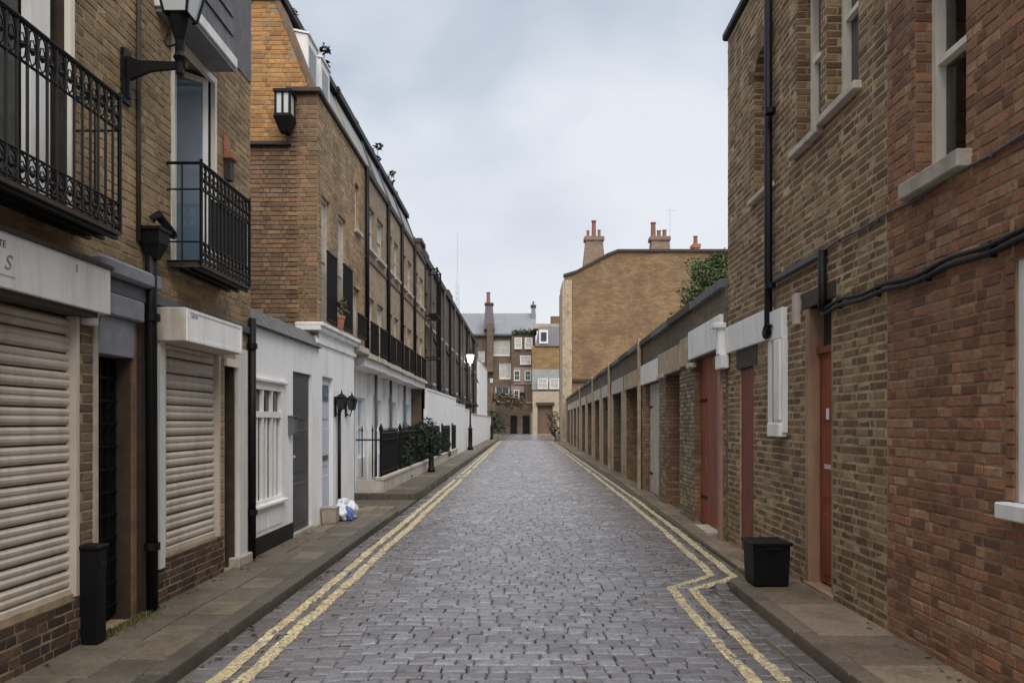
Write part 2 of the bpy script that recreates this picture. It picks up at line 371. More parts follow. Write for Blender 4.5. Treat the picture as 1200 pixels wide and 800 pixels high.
def wall_body(F, u0, u1, z0, z1, ops, thick, name, mat, parent, keep=None):
    us = sorted({u0, u1} | {min(max(x, u0), u1) for o in ops for x in o[:2]})
    zs = sorted({z0, z1} | {min(max(x, z0), z1) for o in ops for x in o[2:4]})
    def solid(i, j):
        if i < 0 or j < 0 or i >= len(us)-1 or j >= len(zs)-1: return False
        cu, cz = (us[i]+us[i+1])/2, (zs[j]+zs[j+1])/2
        return not any(o[0] < cu < o[1] and o[2] < cz < o[3] for o in ops)
    mb = MB(); P = F.pt
    for i in range(len(us)-1):
        for j in range(len(zs)-1):
            if not solid(i, j): continue
            a, b, c, d = us[i], us[i+1], zs[j], zs[j+1]
            mb.poly(P(a,c,0),P(b,c,0),P(b,d,0),P(a,d,0)); mb.poly(P(a,c,-thick),P(a,d,-thick),P(b,d,-thick),P(b,c,-thick))
            if not solid(i-1, j): mb.poly(P(a,c,0),P(a,d,0),P(a,d,-thick),P(a,c,-thick))
            if not solid(i+1, j): mb.poly(P(b,c,0),P(b,c,-thick),P(b,d,-thick),P(b,d,0))
            if not solid(i, j-1): mb.poly(P(a,c,0),P(a,c,-thick),P(b,c,-thick),P(b,c,0))
            if not solid(i, j+1): mb.poly(P(a,d,0),P(b,d,0),P(b,d,-thick),P(a,d,-thick))
    me_o = mb.build(name, mat, parent, recalc=False)
    bm = bmesh.new(); bm.from_mesh(me_o.data); bmesh.ops.remove_doubles(bm, verts=bm.verts, dist=1e-5); bmesh.ops.recalc_face_normals(bm, faces=bm.faces)
    bm.to_mesh(me_o.data); bm.free()
    return me_o

def stone_pts(l, h, proud, ch, back, jit, rnd):
    """chamfered block in local (u,z,d); returns 12 points"""
    j = lambda: rnd.uniform(-jit, jit)
    o = [(0, 0), (l, 0), (l, h), (0, h)]
    a = [(u, z, -back) for u, z in o]
    mid = [(u+j(), z+j(), proud-ch) for u, z in o]
    c = [(ch*1.3, ch*1.3), (l-ch*1.3, ch*1.3), (l-ch*1.3, h-ch*1.3), (ch*1.3, h-ch*1.3)]
    top = [(u+j(), z+j(), proud+j()*.4) for u, z in c]
    return a+mid+top
SF = [(0,1,5,4),(1,2,6,5),(2,3,7,6),(3,0,4,7),(4,5,9,8),(5,6,10,9),(6,7,11,10),(7,4,8,11),(8,9,10,11)]
def sfaces(sg): return SF if sg > 0 else [tuple(reversed(f)) for f in SF]

def brickwork(F, u0, u1, z0, z1, ops, mat, parent, npart, seed=1, proud=.006, jit=.0035, keep=None, name='brick', bond='flemish', H=.056, J=.011, V=.009, LL=(.085,.178)):
    rnd = random.Random(seed)
    out = []
    row = 0; z = z0
    while z < z1-.02:
        h = min(H, z1-z)
        u = u0-(LL[0]*.55 if row % 2 else .0)-rnd.uniform(0,.012)
        hd = row % 2
        k = 0
        while u < u1:
            if bond == 'flemish': l = LL[0] if (k+hd) % 2 else LL[1]
            else: l = .1025 if row % 2 else .215
            l *= rnd.uniform(.97, 1.02); a, b = max(u, u0), min(u+l, u1)
            segs = [(a, b)]
            for o in ops:
                if o[2] < z+h-.012 and o[3] > z+.012:
                    n = []
                    for (p, q) in segs:
                        if q <= o[0] or p >= o[1]: n.append((p, q)); continue
                        if p < o[0]: n.append((p, o[0]))
                        if q > o[1]: n.append((o[1], q))
                    segs = n
            for p, q in segs:
                if q-p > .03 and (keep is None or keep((p+q)/2, z+h/2)): out.append((p, z, q-p, h, abs((q-p)-l) < 1e-6))
            u += l+V; k += 1
        z += H+J; row += 1
    # size in the photograph
    def size(b):
        c = F.pt(b[0]+b[2]/2, b[1]+b[3]/2, 0); q = px(c)
        if q is None or not (-5 < q[0] < 1205 and -5 < q[1] < 805): return -1
        p0, p1 = px(F.pt(b[0], b[1])), px(F.pt(b[0]+b[2], b[1]+b[3]))
        if p0 is None or p1 is None: return -1
        return abs(p0[0]-p1[0])*abs(F_CAM*b[3]/c[1])
    order = sorted(range(len(out)), key=lambda i: -size(out[i]))
    chosen = set([i for i in order if out[i][4]][:npart]) if npart else set()
    cache = {}
    mb = MB(); fc = sfaces(F.sg)
    ox, oy = F.u; off = wloc(parent)
    for i, (u, z, l, h, full) in enumerate(out):
        pr = proud+rnd.uniform(-.002, .0025)
        if i in chosen:
            key = (l < LL[1]*.75, rnd.randrange(4), h < H*.9)
            if key not in cache:
                ll = LL[0] if key[0] else LL[1]
                pts = stone_pts(ll, h, proud, .004, .01, jit, rnd)
                me = bpy.data.meshes.new(name)
                me.from_pydata([(F.u[0]*a+F.n[0]*d, F.u[1]*a+F.n[1]*d, c) for a, c, d in pts], [], fc); me.materials.append(M[mat])
                cache[key] = me
            o = bpy.data.objects.new(name, cache[key]); COL.objects.link(o); o.parent = parent
            o.location = Vector(F.pt(u, z, rnd.uniform(-.002, .0015)))-off
        else:
            pts = stone_pts(l, h, pr, .004, .01, jit, rnd); i0 = len(mb.v)
            mb.v += [F.pt(u+a, z+c, d) for a, c, d in pts]; mb.f += [tuple(i0+q for q in f) for f in fc]
    if mb.v: tag(mb.build(name, mat, parent, recalc=False), kind='stuff')

def soldier(F, u0, u1, z0, z1, mat, parent, proud=.008, seed=3):
    rnd = random.Random(seed); u = u0
    while u < u1-.03:
        l = min(.065, u1-u); mb = MB(); pts = stone_pts(l, z1-z0, proud+rnd.uniform(-.002, .002), .004, .01, .002, rnd)
        mb.v = [F.pt(u+a, z0+c, d) for a, c, d in pts]; mb.f = list(sfaces(F.sg)); mb.build('brick', mat, parent, recalc=False); u += .075

def window(F, u0, u1, z0, z1, rec, parent, frame='cream', glass='glass', bars=(0, 0), meet=True, fw=.05, sill=None, sillmat='stone', behind=None, dep=.06, sillp=.07):
    mb = MB(); a, b, c, d = u0, u1, z0, z1
    mb.fbox(F, a, a+fw, c, d, -rec-dep, -rec); mb.fbox(F, b-fw, b, c, d, -rec-dep, -rec)
    mb.fbox(F, a+fw, b-fw, c, c+fw, -rec-dep, -rec-.002); mb.fbox(F, a+fw, b-fw, d-fw, d, -rec-dep, -rec-.002)
    zm = (c+d)/2
    if meet: mb.fbox(F, a+fw, b-fw, zm-.022, zm+.022, -rec-dep+.004, -rec-.008)
    for k in range(bars[0]):
        u = a+fw+(b-a-2*fw)*(k+1)/(bars[0]+1); mb.fbox(F, u-.011, u+.011, c+fw, d-fw, -rec-dep+.01, -rec-.016)
    for k in range(bars[1]):
        z = c+fw+(d-c-2*fw)*(k+1)/(bars[1]+1); mb.fbox(F, a+fw, b-fw, z-.011, z+.011, -rec-dep+.012, -rec-.018)
    w = mb.build('window', frame, parent)
    MB().fbox(F, a+fw-.005, b-fw+.005, c+fw-.005, d-fw+.005, -rec-dep*.75, -rec-dep*.65).build('pane', glass, w)
    if behind:
        MB().fbox(F, a+fw, b-fw, c+fw, d-fw, -rec-dep-.09, -rec-dep-.07).build('curtain', behind, w)
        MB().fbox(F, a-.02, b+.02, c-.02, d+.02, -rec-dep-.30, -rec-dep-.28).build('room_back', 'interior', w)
    if sill: MB().fbox(F, a-.06, b+.06, c-sill, c-.001, -rec, sillp).build('sill', sillmat, w, bevel=.008)
    return w
def panel_door(F, u0, u1, z0, z1, rec, parent, mat, name='door', boards=0, panels=0, handle=True, th=.045, recpan=.012):
    mb = MB(); mb.fbox(F, u0, u1, z0, z1, -rec-th, -rec)
    d = mb.build(name, mat, parent)
    if boards:
        w = (u1-u0)/boards
        for k in range(boards):
            MB().fbox(F, u0+k*w+.004, u0+(k+1)*w-.004, z0+.02, z1-.02, -rec, -rec+.014).build('board', mat, d)
    if panels:
        h = (z1-z0)/panels
        for k in range(panels):
            MB().fbox(F, u0+.09, u1-.09, z0+k*h+.08, z0+(k+1)*h-.06, -rec, -rec+recpan).build('panel', mat, d, bevel=.006)
    if handle:
        c = F.pt(u0+.07, z0+1.0, -rec+.03)
        MB().lathe(c, [(.004,-.02),(.02,-.015),(.024,0),(.02,.015),(.004,.02)], 10).build('handle', 'pale_stone', d, smooth=True)
    return d
def downpipe(pts, r, label, group=None, mat='iron', name='downpipe', brackets=True, Fn=(1, 0), hopper=None):
    t = thing(name, pts[-1], label, 'pipe', group)
    MB().tube(pts, r, 10).build('pipe_run', mat, t, smooth=True)
    z = min(p[2] for p in pts)+.5; zt = max(p[2] for p in pts); x, y = pts[-1][0], pts[-1][1]
    while brackets and z < zt:
        MB().lathe((x, y, z), [(r+.004,-.03),(r+.014,-.028),(r+.014,.028),(r+.004,.03)], 10).build('collar', mat, t); z += 1.8
    if hopper:
        hx, hy, hz = hopper
        MB().lathe((hx, hy, hz), [(.05,-.14),(.06,-.12),(.11,-.02),(.12,.07),(.14,.075),(.14,.10),(.115,.10)], 4).build('hopper', mat, t)
    return t

# ------------------------------------------------------------------ ground, road, kerbs, paving
MB().poly((-400,-200,-.09),(400,-200,-.09),(400,1500,-.09),(-400,1500,-.09)).build('ground', 'asphalt', recalc=False)['kind'] = 'structure'
road = struct('road')
MB().poly((-2.3,-4,.012),(2.62,-4,.012),(3.6,58,.012),(3.6,90,.012),(-2.4,90,.012)).build('sett_bed', 'bed', road, recalc=False)
def xr(y):       # right edge of the setts
    if y < 7.02: return 1.93
    if y < 7.25: return 1.93+(y-7.02)/.23*.33
    return min(2.26+(y-7.25)*.018, 2.5)
XL = -2.12
def crown(x): return .050-.0045*x*x
rnd = random.Random(11)
sv_, sf_, bvv, bvf = MB(), None, [], []
cands = []
y = -1.0; row = 0
while y < 62:
    ph = rnd.uniform(.102, .130)
    x = XL+.02+rnd.uniform(-.16, 0) if row % 2 else XL+.02+rnd.uniform(-.08, .0)
    while x < xr(y):
        w = rnd.uniform(.11, .20)
        a, b = max(x, XL+.2), min(x+w, xr(y)-.16)
        if b-a > .06: cands.append((a, y, b-a-.007, ph-.007, rnd.uniform(-.003, .003)))
        x += w
    y += ph; row += 1
for side in (0, 1):                     # channel setts laid lengthwise against the kerbs
    y = -1.0
    while y < 62:
        l = rnd.uniform(.18, .28)
        for k in range(1 if side else 1):
            x0 = XL+.02 if side == 0 else xr(y+l/2)-.15
            cands.append((x0, y, .165 if side == 0 else .13, l-.012, rnd.uniform(-.004, .002)))
        y += l
def ssize(c):
    q = px((c[0]+c[2]/2, c[1]+c[3]/2, 0))
    if q is None or not (0 < q[0] < 1200 and q[1] < 800): return -1
    return c[2]*c[3]/c[1]**3
order = sorted(range(len(cands)), key=lambda i: -ssize(cands[i]))
chosen = set(order[:300])
def wob(x, y): return .010*math.sin(1.7*y+x)+.008*math.sin(3.1*x+.9*y)+.006*math.sin(5.3*y-2*x)
fc = sfaces(1)
smb = MB()
for i, (x, y, w, l, dz) in enumerate(cands):
    y2 = y+.035*math.sin(x*1.9+.4*y)+.02*math.sin(x*4.1)
    z = crown(x+w/2)+dz+wob(x, y)*.7
    big = y < 20
    pts = stone_pts(w, l, 0, .009, .05, .007 if big else .005, rnd)
    tx, ty = rnd.uniform(-.025, .025), rnd.uniform(-.025, .025)
    wp = [(x+a, y2+c, z+d+(a-w/2)*tx+(c-l/2)*ty) for a, c, d in pts]
    i0 = len(bvv); bvv += wp; bvf += [tuple(i0+q for q in f) for f in fc]
    if i in chosen:
        me = bpy.data.meshes.new('sett'); cx, cy, cz = x+w/2, y2+l/2, z
        me.from_pydata([(p[0]-cx, p[1]-cy, p[2]-cz) for p in wp], [], fc); me.materials.append(M['sett'])
        o = bpy.data.objects.new('sett', me); o.location = (cx, cy, cz); COL.objects.link(o); o.parent = road
    else:
        i1 = len(smb.v); smb.v += wp; smb.f += [tuple(i1+q for q in f) for f in fc]
tag(smb.build('sett', 'sett', road, recalc=False), kind='stuff')
MB().poly((-2.4,62,.045),(2.6,62,.045),(5,100,.045),(-4,100,.045)).build('far_carriageway', 'sett', road, recalc=False)
bvh = BVHTree.FromPolygons(bvv, bvf)
def surf(x, y):
    h = bvh.ray_cast(Vector((x, y, 1)), Vector((0, 0, -1)))
    return max(h[0].z if h[0] is not None else .02, .024)
def road_line(pts, width, label):
    mb = MB(); P = []
    for (x0, y0), (x1, y1) in zip(pts, pts[1:]):
        L_ = math.hypot(x1-x0, y1-y0); st = .03 if y0 < 20 else .12
        n = max(1, int(L_/st))
        for k in range(n): P.append((x0+(x1-x0)*k/n, y0+(y1-y0)*k/n))
    P.append(pts[-1]); nx_ = 4; rws = []
    for i, (x, y) in enumerate(P):
        a = P[max(i-2, 0)]; b = P[min(i+2, len(P)-1)]; dx, dy = b[0]-a[0], b[1]-a[1]; l = math.hypot(dx, dy)
        nxv, nyv = dy/l, -dx/l; r = []
        for k in range(nx_+1):
            t = (k/nx_-.5)*width*(1+.10*math.sin(y*9+k)*(1 if k in (0, nx_) else 0)+rnd.uniform(-.05, .05))
            X, Y = x+nxv*t, y+nyv*t; r.append(len(mb.v)); mb.v.append((X, Y, surf(X, Y)+.004))
        rws.append(r)
    for r0, r1 in zip(rws, rws[1:]):
        for k in range(nx_): mb.f.append((r0[k], r0[k+1], r1[k+1], r1[k]))
    o = mb.build('yellow_line', 'yellow_line', recalc=False); tag(o, label, 'road marking', 'double yellow lines'); return o
def flow(p, n=2):
    for _ in range(n):
        q = [p[0]]
        for a, b in zip(p, p[1:]): q += [(a[0]*.75+b[0]*.25, a[1]*.75+b[1]*.25), (a[0]*.25+b[0]*.75, a[1]*.25+b[1]*.75)]
        p = q+[p[-1]]
    return p
road_line([(-1.87,1),(-1.87,20),(-1.95,48),(-1.95,61)], .10, 'left outer yellow line, next to the left kerb')
road_line([(-1.70,1),(-1.70,20),(-1.78,48),(-1.78,61)], .10, 'left inner yellow line, nearest the middle of the cobbles on the left')
road_line(flow([(1.375,1),(1.375,3),(1.375,6.3),(1.375,6.88),(1.375,6.95),(1.48,7.05),(1.88,7.52),(1.93,7.62),(1.935,7.8),(2.04,12),(2.08,21),(2.1,61)]), .085, 'right inner yellow line with the sharp zigzag, nearest the middle of the road')
road_line(flow([(1.563,1),(1.563,3),(1.563,6.2),(1.563,6.78),(1.563,6.88),(1.66,6.98),(2.06,7.38),(2.13,7.5),(2.135,7.75),(2.24,12),(2.29,21),(2.32,61)]), .085, 'right outer yellow line bending round the kerb end beside the garages')

def slab_part(pts, z0, z1, name, mat, parent, ch=.008):
    """stone from a convex quad outline"""
    n = len(pts); cx = sum(p[0] for p in pts)/n; cy = sum(p[1] for p in pts)/n
    def ins(p, k):
        v = Vector((p[0]-cx, p[1]-cy)); l = v.length; return (cx+v.x*(l-k)/l, cy+v.y*(l-k)/l)
    mb = MB(); t = rnd.uniform(-.002, .002)
    A = [(p[0], p[1], z0) for p in pts]; B = [(*ins(p, .003), z1-ch+t) for p in pts]; C = [(*ins(p, ch*1.4), z1+t+rnd.uniform(-.0015, .0015)) for p in pts]
    mb.v = A+B+C
    for r in (0, n):
        for k in range(n): mb.f.append((r+k, r+(k+1) % n, r+n+(k+1) % n, r+n+k))
    mb.f.append(tuple(2*n+k for k in range(n)))
    return mb.build(name, mat, parent, recalc=False)
pl = struct('left_pavement')
MB().box(-3.0, XL-.01, -1, 13.2, -.08, .07).build('pavement_bed', 'bed', pl)
y = -1.0
while y < 13.15:
    l = min(rnd.uniform(.55, .95), 13.2-y); xm = -2.66+rnd.uniform(-.1, .1)
    sk = rnd.uniform(-.01, .01)
    slab_part([(-3.0,y+.006),(xm-.005,y+.006),(xm-.005,y+l-.004),(-3.0,y+l-.004)], .06, .10, 'paving_slab', 'slab', pl)
    l2 = l*rnd.uniform(.4, .6)
    slab_part([(xm+.005,y+.006),(-2.275,y+.006),(-2.275,y+l2),(xm+.005,y+l2)], .06, .10, 'paving_slab', 'slab', pl)
    slab_part([(xm+.005,y+l2+.01),(-2.275,y+l2+.01),(-2.275,y+l-.004),(xm+.005,y+l-.004)], .06, .10, 'paving_slab', 'slab', pl)
    y += l
y = -1.0
while y < 13.1:
    l = min(.9, 13.2-y); zt = .105 if y < 12 else .07
    slab_part([(-2.265,y+.004),(XL,y+.004),(XL,y+l-.004),(-2.265,y+l-.004)], -.06, zt, 'kerb_stone', 'kerb', pl, ch=.014); y += l
MB().box(-3.6, XL, 13.2, 14.6, -.08, .062).build('crossing_apron', 'slab', pl)
p2 = struct('far_left_pavement')
MB().prism([(-4.5,14.75,-.08),(-2.25,14.75,-.08),(-2.25,62,-.08),(-3.2,95,-.08),(-4.5,95,-.08)], (0,0,.235)).build('pavement_bed', 'bed', p2)
y = 14.78
while y < 60:
    l = rnd.uniform(.6, .9) if y < 30 else 3.0
    slab_part([(-2.92,y+.006),(-2.26,y+.006),(-2.26,y+l-.004),(-2.92,y+l-.004)], .14, .18, 'paving_slab', 'slab', p2)
    slab_part([(XL-.13,y+.004),(XL,y+.004),(XL,y+l-.004),(XL-.13,y+l-.004)], -.06, .185, 'kerb_stone', 'kerb', p2, ch=.014); y += l
for k in range(3):
    slab_part([(-3.5+.415*k,14.62),(-3.5+.415*(k+1)-.006,14.62),(-3.5+.415*(k+1)-.006,14.75),(-3.5+.415*k,14.75)], -.06, .185, 'kerb_stone', 'kerb', p2, ch=.014)
slab_part([(-2.25,14.62),(-2.18,14.66),(XL,14.75),(-2.25,14.75)], -.06, .185, 'kerb_stone', 'kerb', p2, ch=.01)
pr = struct('right_pavement')
MB().box(1.95, 2.62, -1, 7.08, -.08, .07).build('pavement_bed', 'bed', pr)
y = -1.0
while y < 7.0:
    l = min(rnd.uniform(.6, .95), 7.08-y)
    slab_part([(2.075,y+.004),(2.62,y+.004),(2.62,y+l-.004),(2.075,y+l-.004)], .06, .10, 'paving_slab', 'slab_r', pr); y += l
y = -1.0
while y < 6.95:
    l = min(.9, 7.0-y)
    slab_part([(1.935,y+.004),(2.067,y+.004),(2.067,y+l-.004),(1.935,y+l-.004)], -.06, .105, 'kerb_stone', 'kerb_r', pr, ch=.014); y += l
ks = [(1.935,7.0),(1.97,7.10),(2.08,7.18),(2.62,7.22)]; ki = [(2.067,7.0),(2.08,7.03),(2.11,7.06),(2.62,7.09)]
for k in range(3): slab_part([ks[k], ki[k], ki[k+1], ks[k+1]], -.06, .10, 'kerb_stone', 'kerb_r', pr, ch=.012)
strip = struct('garage_apron')
y = 7.24
MB().prism([(2.28,7.2,-.08),(2.66,7.2,-.08),(3.5,60,-.08),(2.5,60,-.08)], (0,0,.125)).build('apron_bed', 'bed', strip)
while y < 58:
    l = rnd.uniform(.5, .8) if y < 20 else 2.5
    xa, xb = xr(y)+.01, xr(y+l)+.01
    slab_part([(xa,y+.004),(xa+.12,y+.004),(xb+.12,y+l-.004),(xb,y+l-.004)], -.06, .062, 'edging_stone', 'slab_r', strip)
    slab_part([(xa+.126,y+.004),(2.64+.016*(y-10)+.04,y+.004),(2.64+.016*(y+l-10)+.04,y+l-.004),(xb+.126,y+l-.004)], -.02, .06, 'paving_slab', 'slab_r', strip); y += l

# ------------------------------------------------------------------ RIGHT: red brick house (near)
rb = thing('red_brick_house', (2.62, 4, 0), 'red brick house at the right edge of the photo, nearest the camera', 'house')
opsR = [(4.38,4.95,3.2,4.75), (3.15,3.94,1.17,2.46)]
wall_body(FR, -1, 5.33, 0, 7.2, opsR, .35, 'wall', 'mortar_red', rb)
brickwork(FR, 1.2, 5.33, .02, 7.1, opsR+[(3.9,4.015,1.17,2.46)], 'red_brick', rb, 300, seed=5, proud=.004, LL=(.082,.158), jit=.0045)
# brick reveals in the far jambs
def reveal(F, u, z0, z1, d0, d1, mat, parent, seed, sgn=1, mort='mortar_dark'):
    """bricks on a jamb that faces the camera (toward -u), u = jamb position; F.n outward"""
    FF = Frame(*(F.pt(u, 0, -d1)[:2]), F.n[0], F.n[1], -F.u[0], -F.u[1])
    brickwork(FF, 0, d1-d0, z0, z1, [], mat, parent, 0, seed=seed, proud=.004)
reveal(FR, 4.95, 3.2, 4.75, 0, .11, 'red_brick', rb, 8)
window(FR, 4.38, 4.95, 3.2, 4.75, .11, rb, 'cream', 'clear', (0, 0), True, .055, .11, 'stone', 'dark_curtain', dep=.10, sillp=.09)
window(FR, 3.15, 3.94, 1.17, 2.46, .015, rb, 'white', 'clear', (1, 0), True, .06, .09, 'white', 'curtain', dep=.08, sillp=.08)
for k in range(17): MB().fbox(FR, 3.946, 4.01, 1.18+k*.076, 1.245+k*.076, -.02, .010).build('brick', 'red_brick', rb)
soldier(FR, 3.12, 3.98, 2.47, 2.68, 'red_brick', rb)
soldier(FR, 4.34, 5.0, 4.76, 4.97, 'red_brick', rb, seed=9)
MB().box(2.97, 9, -1, 5.33, 0, 7.2).build('house_block', 'mortar_red', rb)
MB().fbox(FR, -1, 5.33, 7.2, 7.35, -6, .12).build('roof_edge', 'lead', rb)

# ------------------------------------------------------------------ RIGHT: yellow stock brick house
yb = thing('yellow_brick_house', (2.62, 7.4, 0), 'brown stock brick house with the red door, between the red brick house and the garages', 'house')
opsY = [(6.27,6.88,.1,2.645), (8.44,8.98,.03,2.24), (7.8,8.41,4.12,5.72), (6.53,7.1,4.20,5.85), (5.79,6.40,4.25,5.85)]
wall_body(FR, 5.33, 9.5, 0, 6.5, opsY, .35, 'wall', 'mortar_pale', yb)
def keepA(u, z):   # arch over the far window
    if 7.8 <= u <= 8.41: return True
    return True
brickwork(FR, 5.332, 9.5, .02, 6.48, opsY+[(6.2,6.95,2.645,2.80),(7.75,9.5,2.47,2.80)], 'yellow_brick', yb, 300, seed=21, proud=.002, H=.054, J=.016, V=.007)
for u, a, b in ((7.1,4.2,5.85),(6.40,4.25,5.85)): reveal(FR, u, a, b, 0, .13, 'yellow_brick', yb, int(u*10))
reveal(FR, 8.41, 4.12, 5.55, 0, .12, 'yellow_brick', yb, 33)
window(FR, 5.79, 6.40, 4.25, 5.85, .13, yb, 'cream', 'glass', (0, 0), True, .06, .07, 'pale_stone', dep=.09)
window(FR, 6.53, 7.1, 4.20, 5.85, .13, yb, 'cream', 'glass', (0, 0), True, .06, .07, 'pale_stone', dep=.09)
window(FR, 7.8, 8.41, 4.12, 5.72, .12, yb, 'cream', 'glass', (0, 0), True, .06, .06, 'pale_stone', dep=.09)
for u in (5.75, 6.49): soldier(FR, u, u+.66, 5.86, 6.07, 'yellow_brick', yb, seed=int(u*7))
# segmental arch of bricks on edge with brick infill corners
cu, hw, zs = 8.105, .305, 5.50
R = (hw*hw+.20*.20)/(2*.20); zc = zs+.20-R
an = math.asin(hw/R)
for k in range(9):
    t0 = -an*1.12+2*an*1.12*k/9+.012; t1 = -an*1.12+2*an*1.12*(k+1)/9-.012
    q = [(cu+math.sin(t)*r, zc+math.cos(t)*r) for t, r in ((t0, R), (t1, R), (t1, R+.21), (t0, R+.21))]
    MB().prism([FR.pt(a, b, -.12) for a, b in q], (-.128, 0, 0)).build('brick', 'yellow_brick', yb)
for sg in (-1, 1):
    q = [(cu+sg*(hw+.002), zs), (cu+sg*(hw+.002), 5.735)]+[(cu+sg*math.sin(an*k/5)*R, zc+math.cos(an*k/5)*R) for k in range(0, 6)]
    MB().prism([FR.pt(a, b, -.10) for a, b in [q[1]]+q[2:]], (-.10, 0, 0)).build('arch_spandrel', 'mortar_pale', yb)
# front door in the brick wall
MB().fbox(FR, 6.80, 6.882, .10, 2.645, -.15, .004).build('door_jamb', 'jamb', yb, bevel=.004)
MB().fbox(FR, 6.272, 6.33, .10, 2.645, -.15, -.01).build('door_jamb', 'jamb', yb, bevel=.004)
MB().fbox(FR, 6.33, 6.80, 2.22, 2.28, -.16, -.07).build('transom', 'red_door', yb)
dr = panel_door(FR, 6.33, 6.80, .15, 2.22, .10, yb, 'red_door', panels=3)
MB().fbox(FR, 6.56, 6.62, 1.62, 1.72, -.098, -.085).build('door_number', 'white', dr)
MB().fbox(FR, 6.52, 6.66, 1.18, 1.22, -.098, -.085).build('letter_plate', 'pale_stone', dr)
MB().fbox(FR, 6.33, 6.80, 2.28, 2.645, -.15, -.14).build('fanlight', 'glass', yb)
MB().fbox(FR, 6.2, 6.95, 2.645, 2.80, -.2, .012).build('door_lintel', 'wood_dark', yb, bevel=.01)
MB().fbox(FR, 6.26, 6.89, .04, .13, -.30, .02).build('door_step', 'jamb', yb, bevel=.01)
# maroon garage door and white fascia beam
gd = panel_door(FR, 8.44, 8.98, .04, 2.24, .035, yb, 'maroon', name='garage_door', boards=5, handle=False)
MB().fbox(FR, 8.3, 9.1, 2.24, 2.468, -.2, .008).build('timber_beam', 'wood_dark', yb)
MB().fbox(FR, 7.76, 9.5, 2.47, 2.80, -.1, .045).build('white_fascia', 'white', yb, bevel=.006)
MB().fbox(FR, 7.35, 7.75, 2.44, 2.74, -.02, .06).build('white_fascia', 'white', yb, bevel=.006)
MB().fbox(FR, 7.0, 7.12, 2.52, 2.82, -.02, .045).build('air_brick', 'pale_stone', yb, bevel=.01)
MB().fbox(FR, 5.33, 9.56, 6.50, 6.60, -6, .06).build('gutter', 'iron', yb, bevel=.02)
MB().box(2.97, 9, 5.33, 9.5, 0, 6.5).build('house_block', 'mortar_dark', yb)
MB().prism([(2.7,5.33,6.62),(2.7,9.5,6.62),(5.8,9.5,8.6),(5.8,5.33,8.6)], (.05,0,.05)).build('roof', 'slate', yb)
# lead flashing with its drop pipe, thin conduit, sagging cable
fl = MB().fbox(FR, 6.42, 7.6, 3.04, 3.085, -.01, .06); fl.fbox(FR, 6.42, 7.6, 3.085, 3.10, -.01, .03)
tag(fl.build('lead_flashing', 'lead', loc=(2.62,7,3.05)), 'dark lead flashing strip on the brown brick wall above the red door', 'flashing')
downpipe([(2.58,6.40,3.08),(2.58,6.40,2.66),(2.58,6.40,2.56)], .035, 'short black pipe dropping from the flashing to the cable beside the red door', brackets=False, name='drop_pipe')
def cable(pts, r, label, mat='black_paint', name='cable', clips=True):
    t = thing(name, pts[0], label, 'cable'); MB().tube(pts, r, 8).build('cable_run', mat, t, smooth=True)
    if clips:
        for p in pts[1::6]: MB().box(p[0]-.01, p[0]+.03, p[1]-.012, p[1]+.012, p[2]-r-.006, p[2]+r+.006).build('cable_clip', mat, t)
    return t
def wav(y0, y1, x, z, a=.012, n=40): return [(x, y0+(y1-y0)*k/n, z+a*math.sin(k*.9)+a*.7*math.sin(k*.37+1)) for k in range(n+1)]
cable(wav(2.0, 6.42, 2.585, 2.58), .016, 'thick black cable sagging along the brick wall, upper of the pair')
cable(wav(2.0, 6.42, 2.59, 2.54, .010), .019, 'thick black cable along the brick wall, lower of the pair')
cable(wav(2.0, 6.45, 2.605, 3.09, .008), .010, 'thin grey conduit clipped across the brick wall under the stone window sill', mat='lead', name='conduit')
downpipe([(2.56,7.75,6.55),(2.56,7.75,3.0),(2.56,7.75,2.62),(2.54,7.77,2.53),(2.53,7.72,2.50),(2.53,7.66,2.53),(2.54,7.63,2.60)], .042, 'tall black cast iron downpipe on the right hand brown brick house', mat='iron')
wb = thing('meter_cabinet', (2.6,7.56,1.5), 'tall narrow white box fixed to the wall above the black bin', 'cabinet')
MB().fbox(FR, 7.33, 7.60, 1.49, 2.44, 0, .055).build('cabinet_body', 'white', wb, bevel=.006)
MB().fbox(FR, 7.38, 7.55, 1.62, 2.42, .055, .075).build('cabinet_door', 'white', wb, bevel=.004)
MB().fbox(FR, 7.605, 7.645, 1.60, 2.42, .0, .05).build('dark_slot', 'black_paint', wb)
MB().fbox(FR, 7.65, 7.80, 1.58, 2.44, 0, .05).build('side_casing', 'white', wb, bevel=.004)
MB().fbox(FR, 7.36, 7.72, 1.45, 1.585, .0, .085).build('base_cover', 'white', wb, bevel=.006)
# black bin by the door
bn = thing('black_bin', (2.23, 7.0, .1), 'square black plastic bin on the right pavement beside the red door', 'bin')
def tapered(x0, x1, y0, y1, z0, z1, k):
    return MB().hexa([(x0+k,y0+k,z0),(x1-k,y0+k,z0),(x1-k,y1-k,z0),(x0+k,y1-k,z0),(x0,y0,z1),(x1,y0,z1),(x1,y1,z1),(x0,y1,z1)])
b_ = tapered(2.08, 2.42, 6.70, 7.03, .105, .50, .012)
b_.build('bin_body', 'bin', bn, bevel=.015)
r_ = MB(); r_.box(2.065,2.435,6.685,6.71,.475,.505); r_.box(2.065,2.435,7.02,7.045,.475,.505); r_.box(2.065,2.09,6.71,7.02,.475,.505); r_.box(2.41,2.435,6.71,7.02,.475,.505)
r_.build('rim', 'bin', bn, bevel=.006)
MB().box(2.18,2.32,6.676,6.685,.44,.475).build('grip', 'bin', bn)

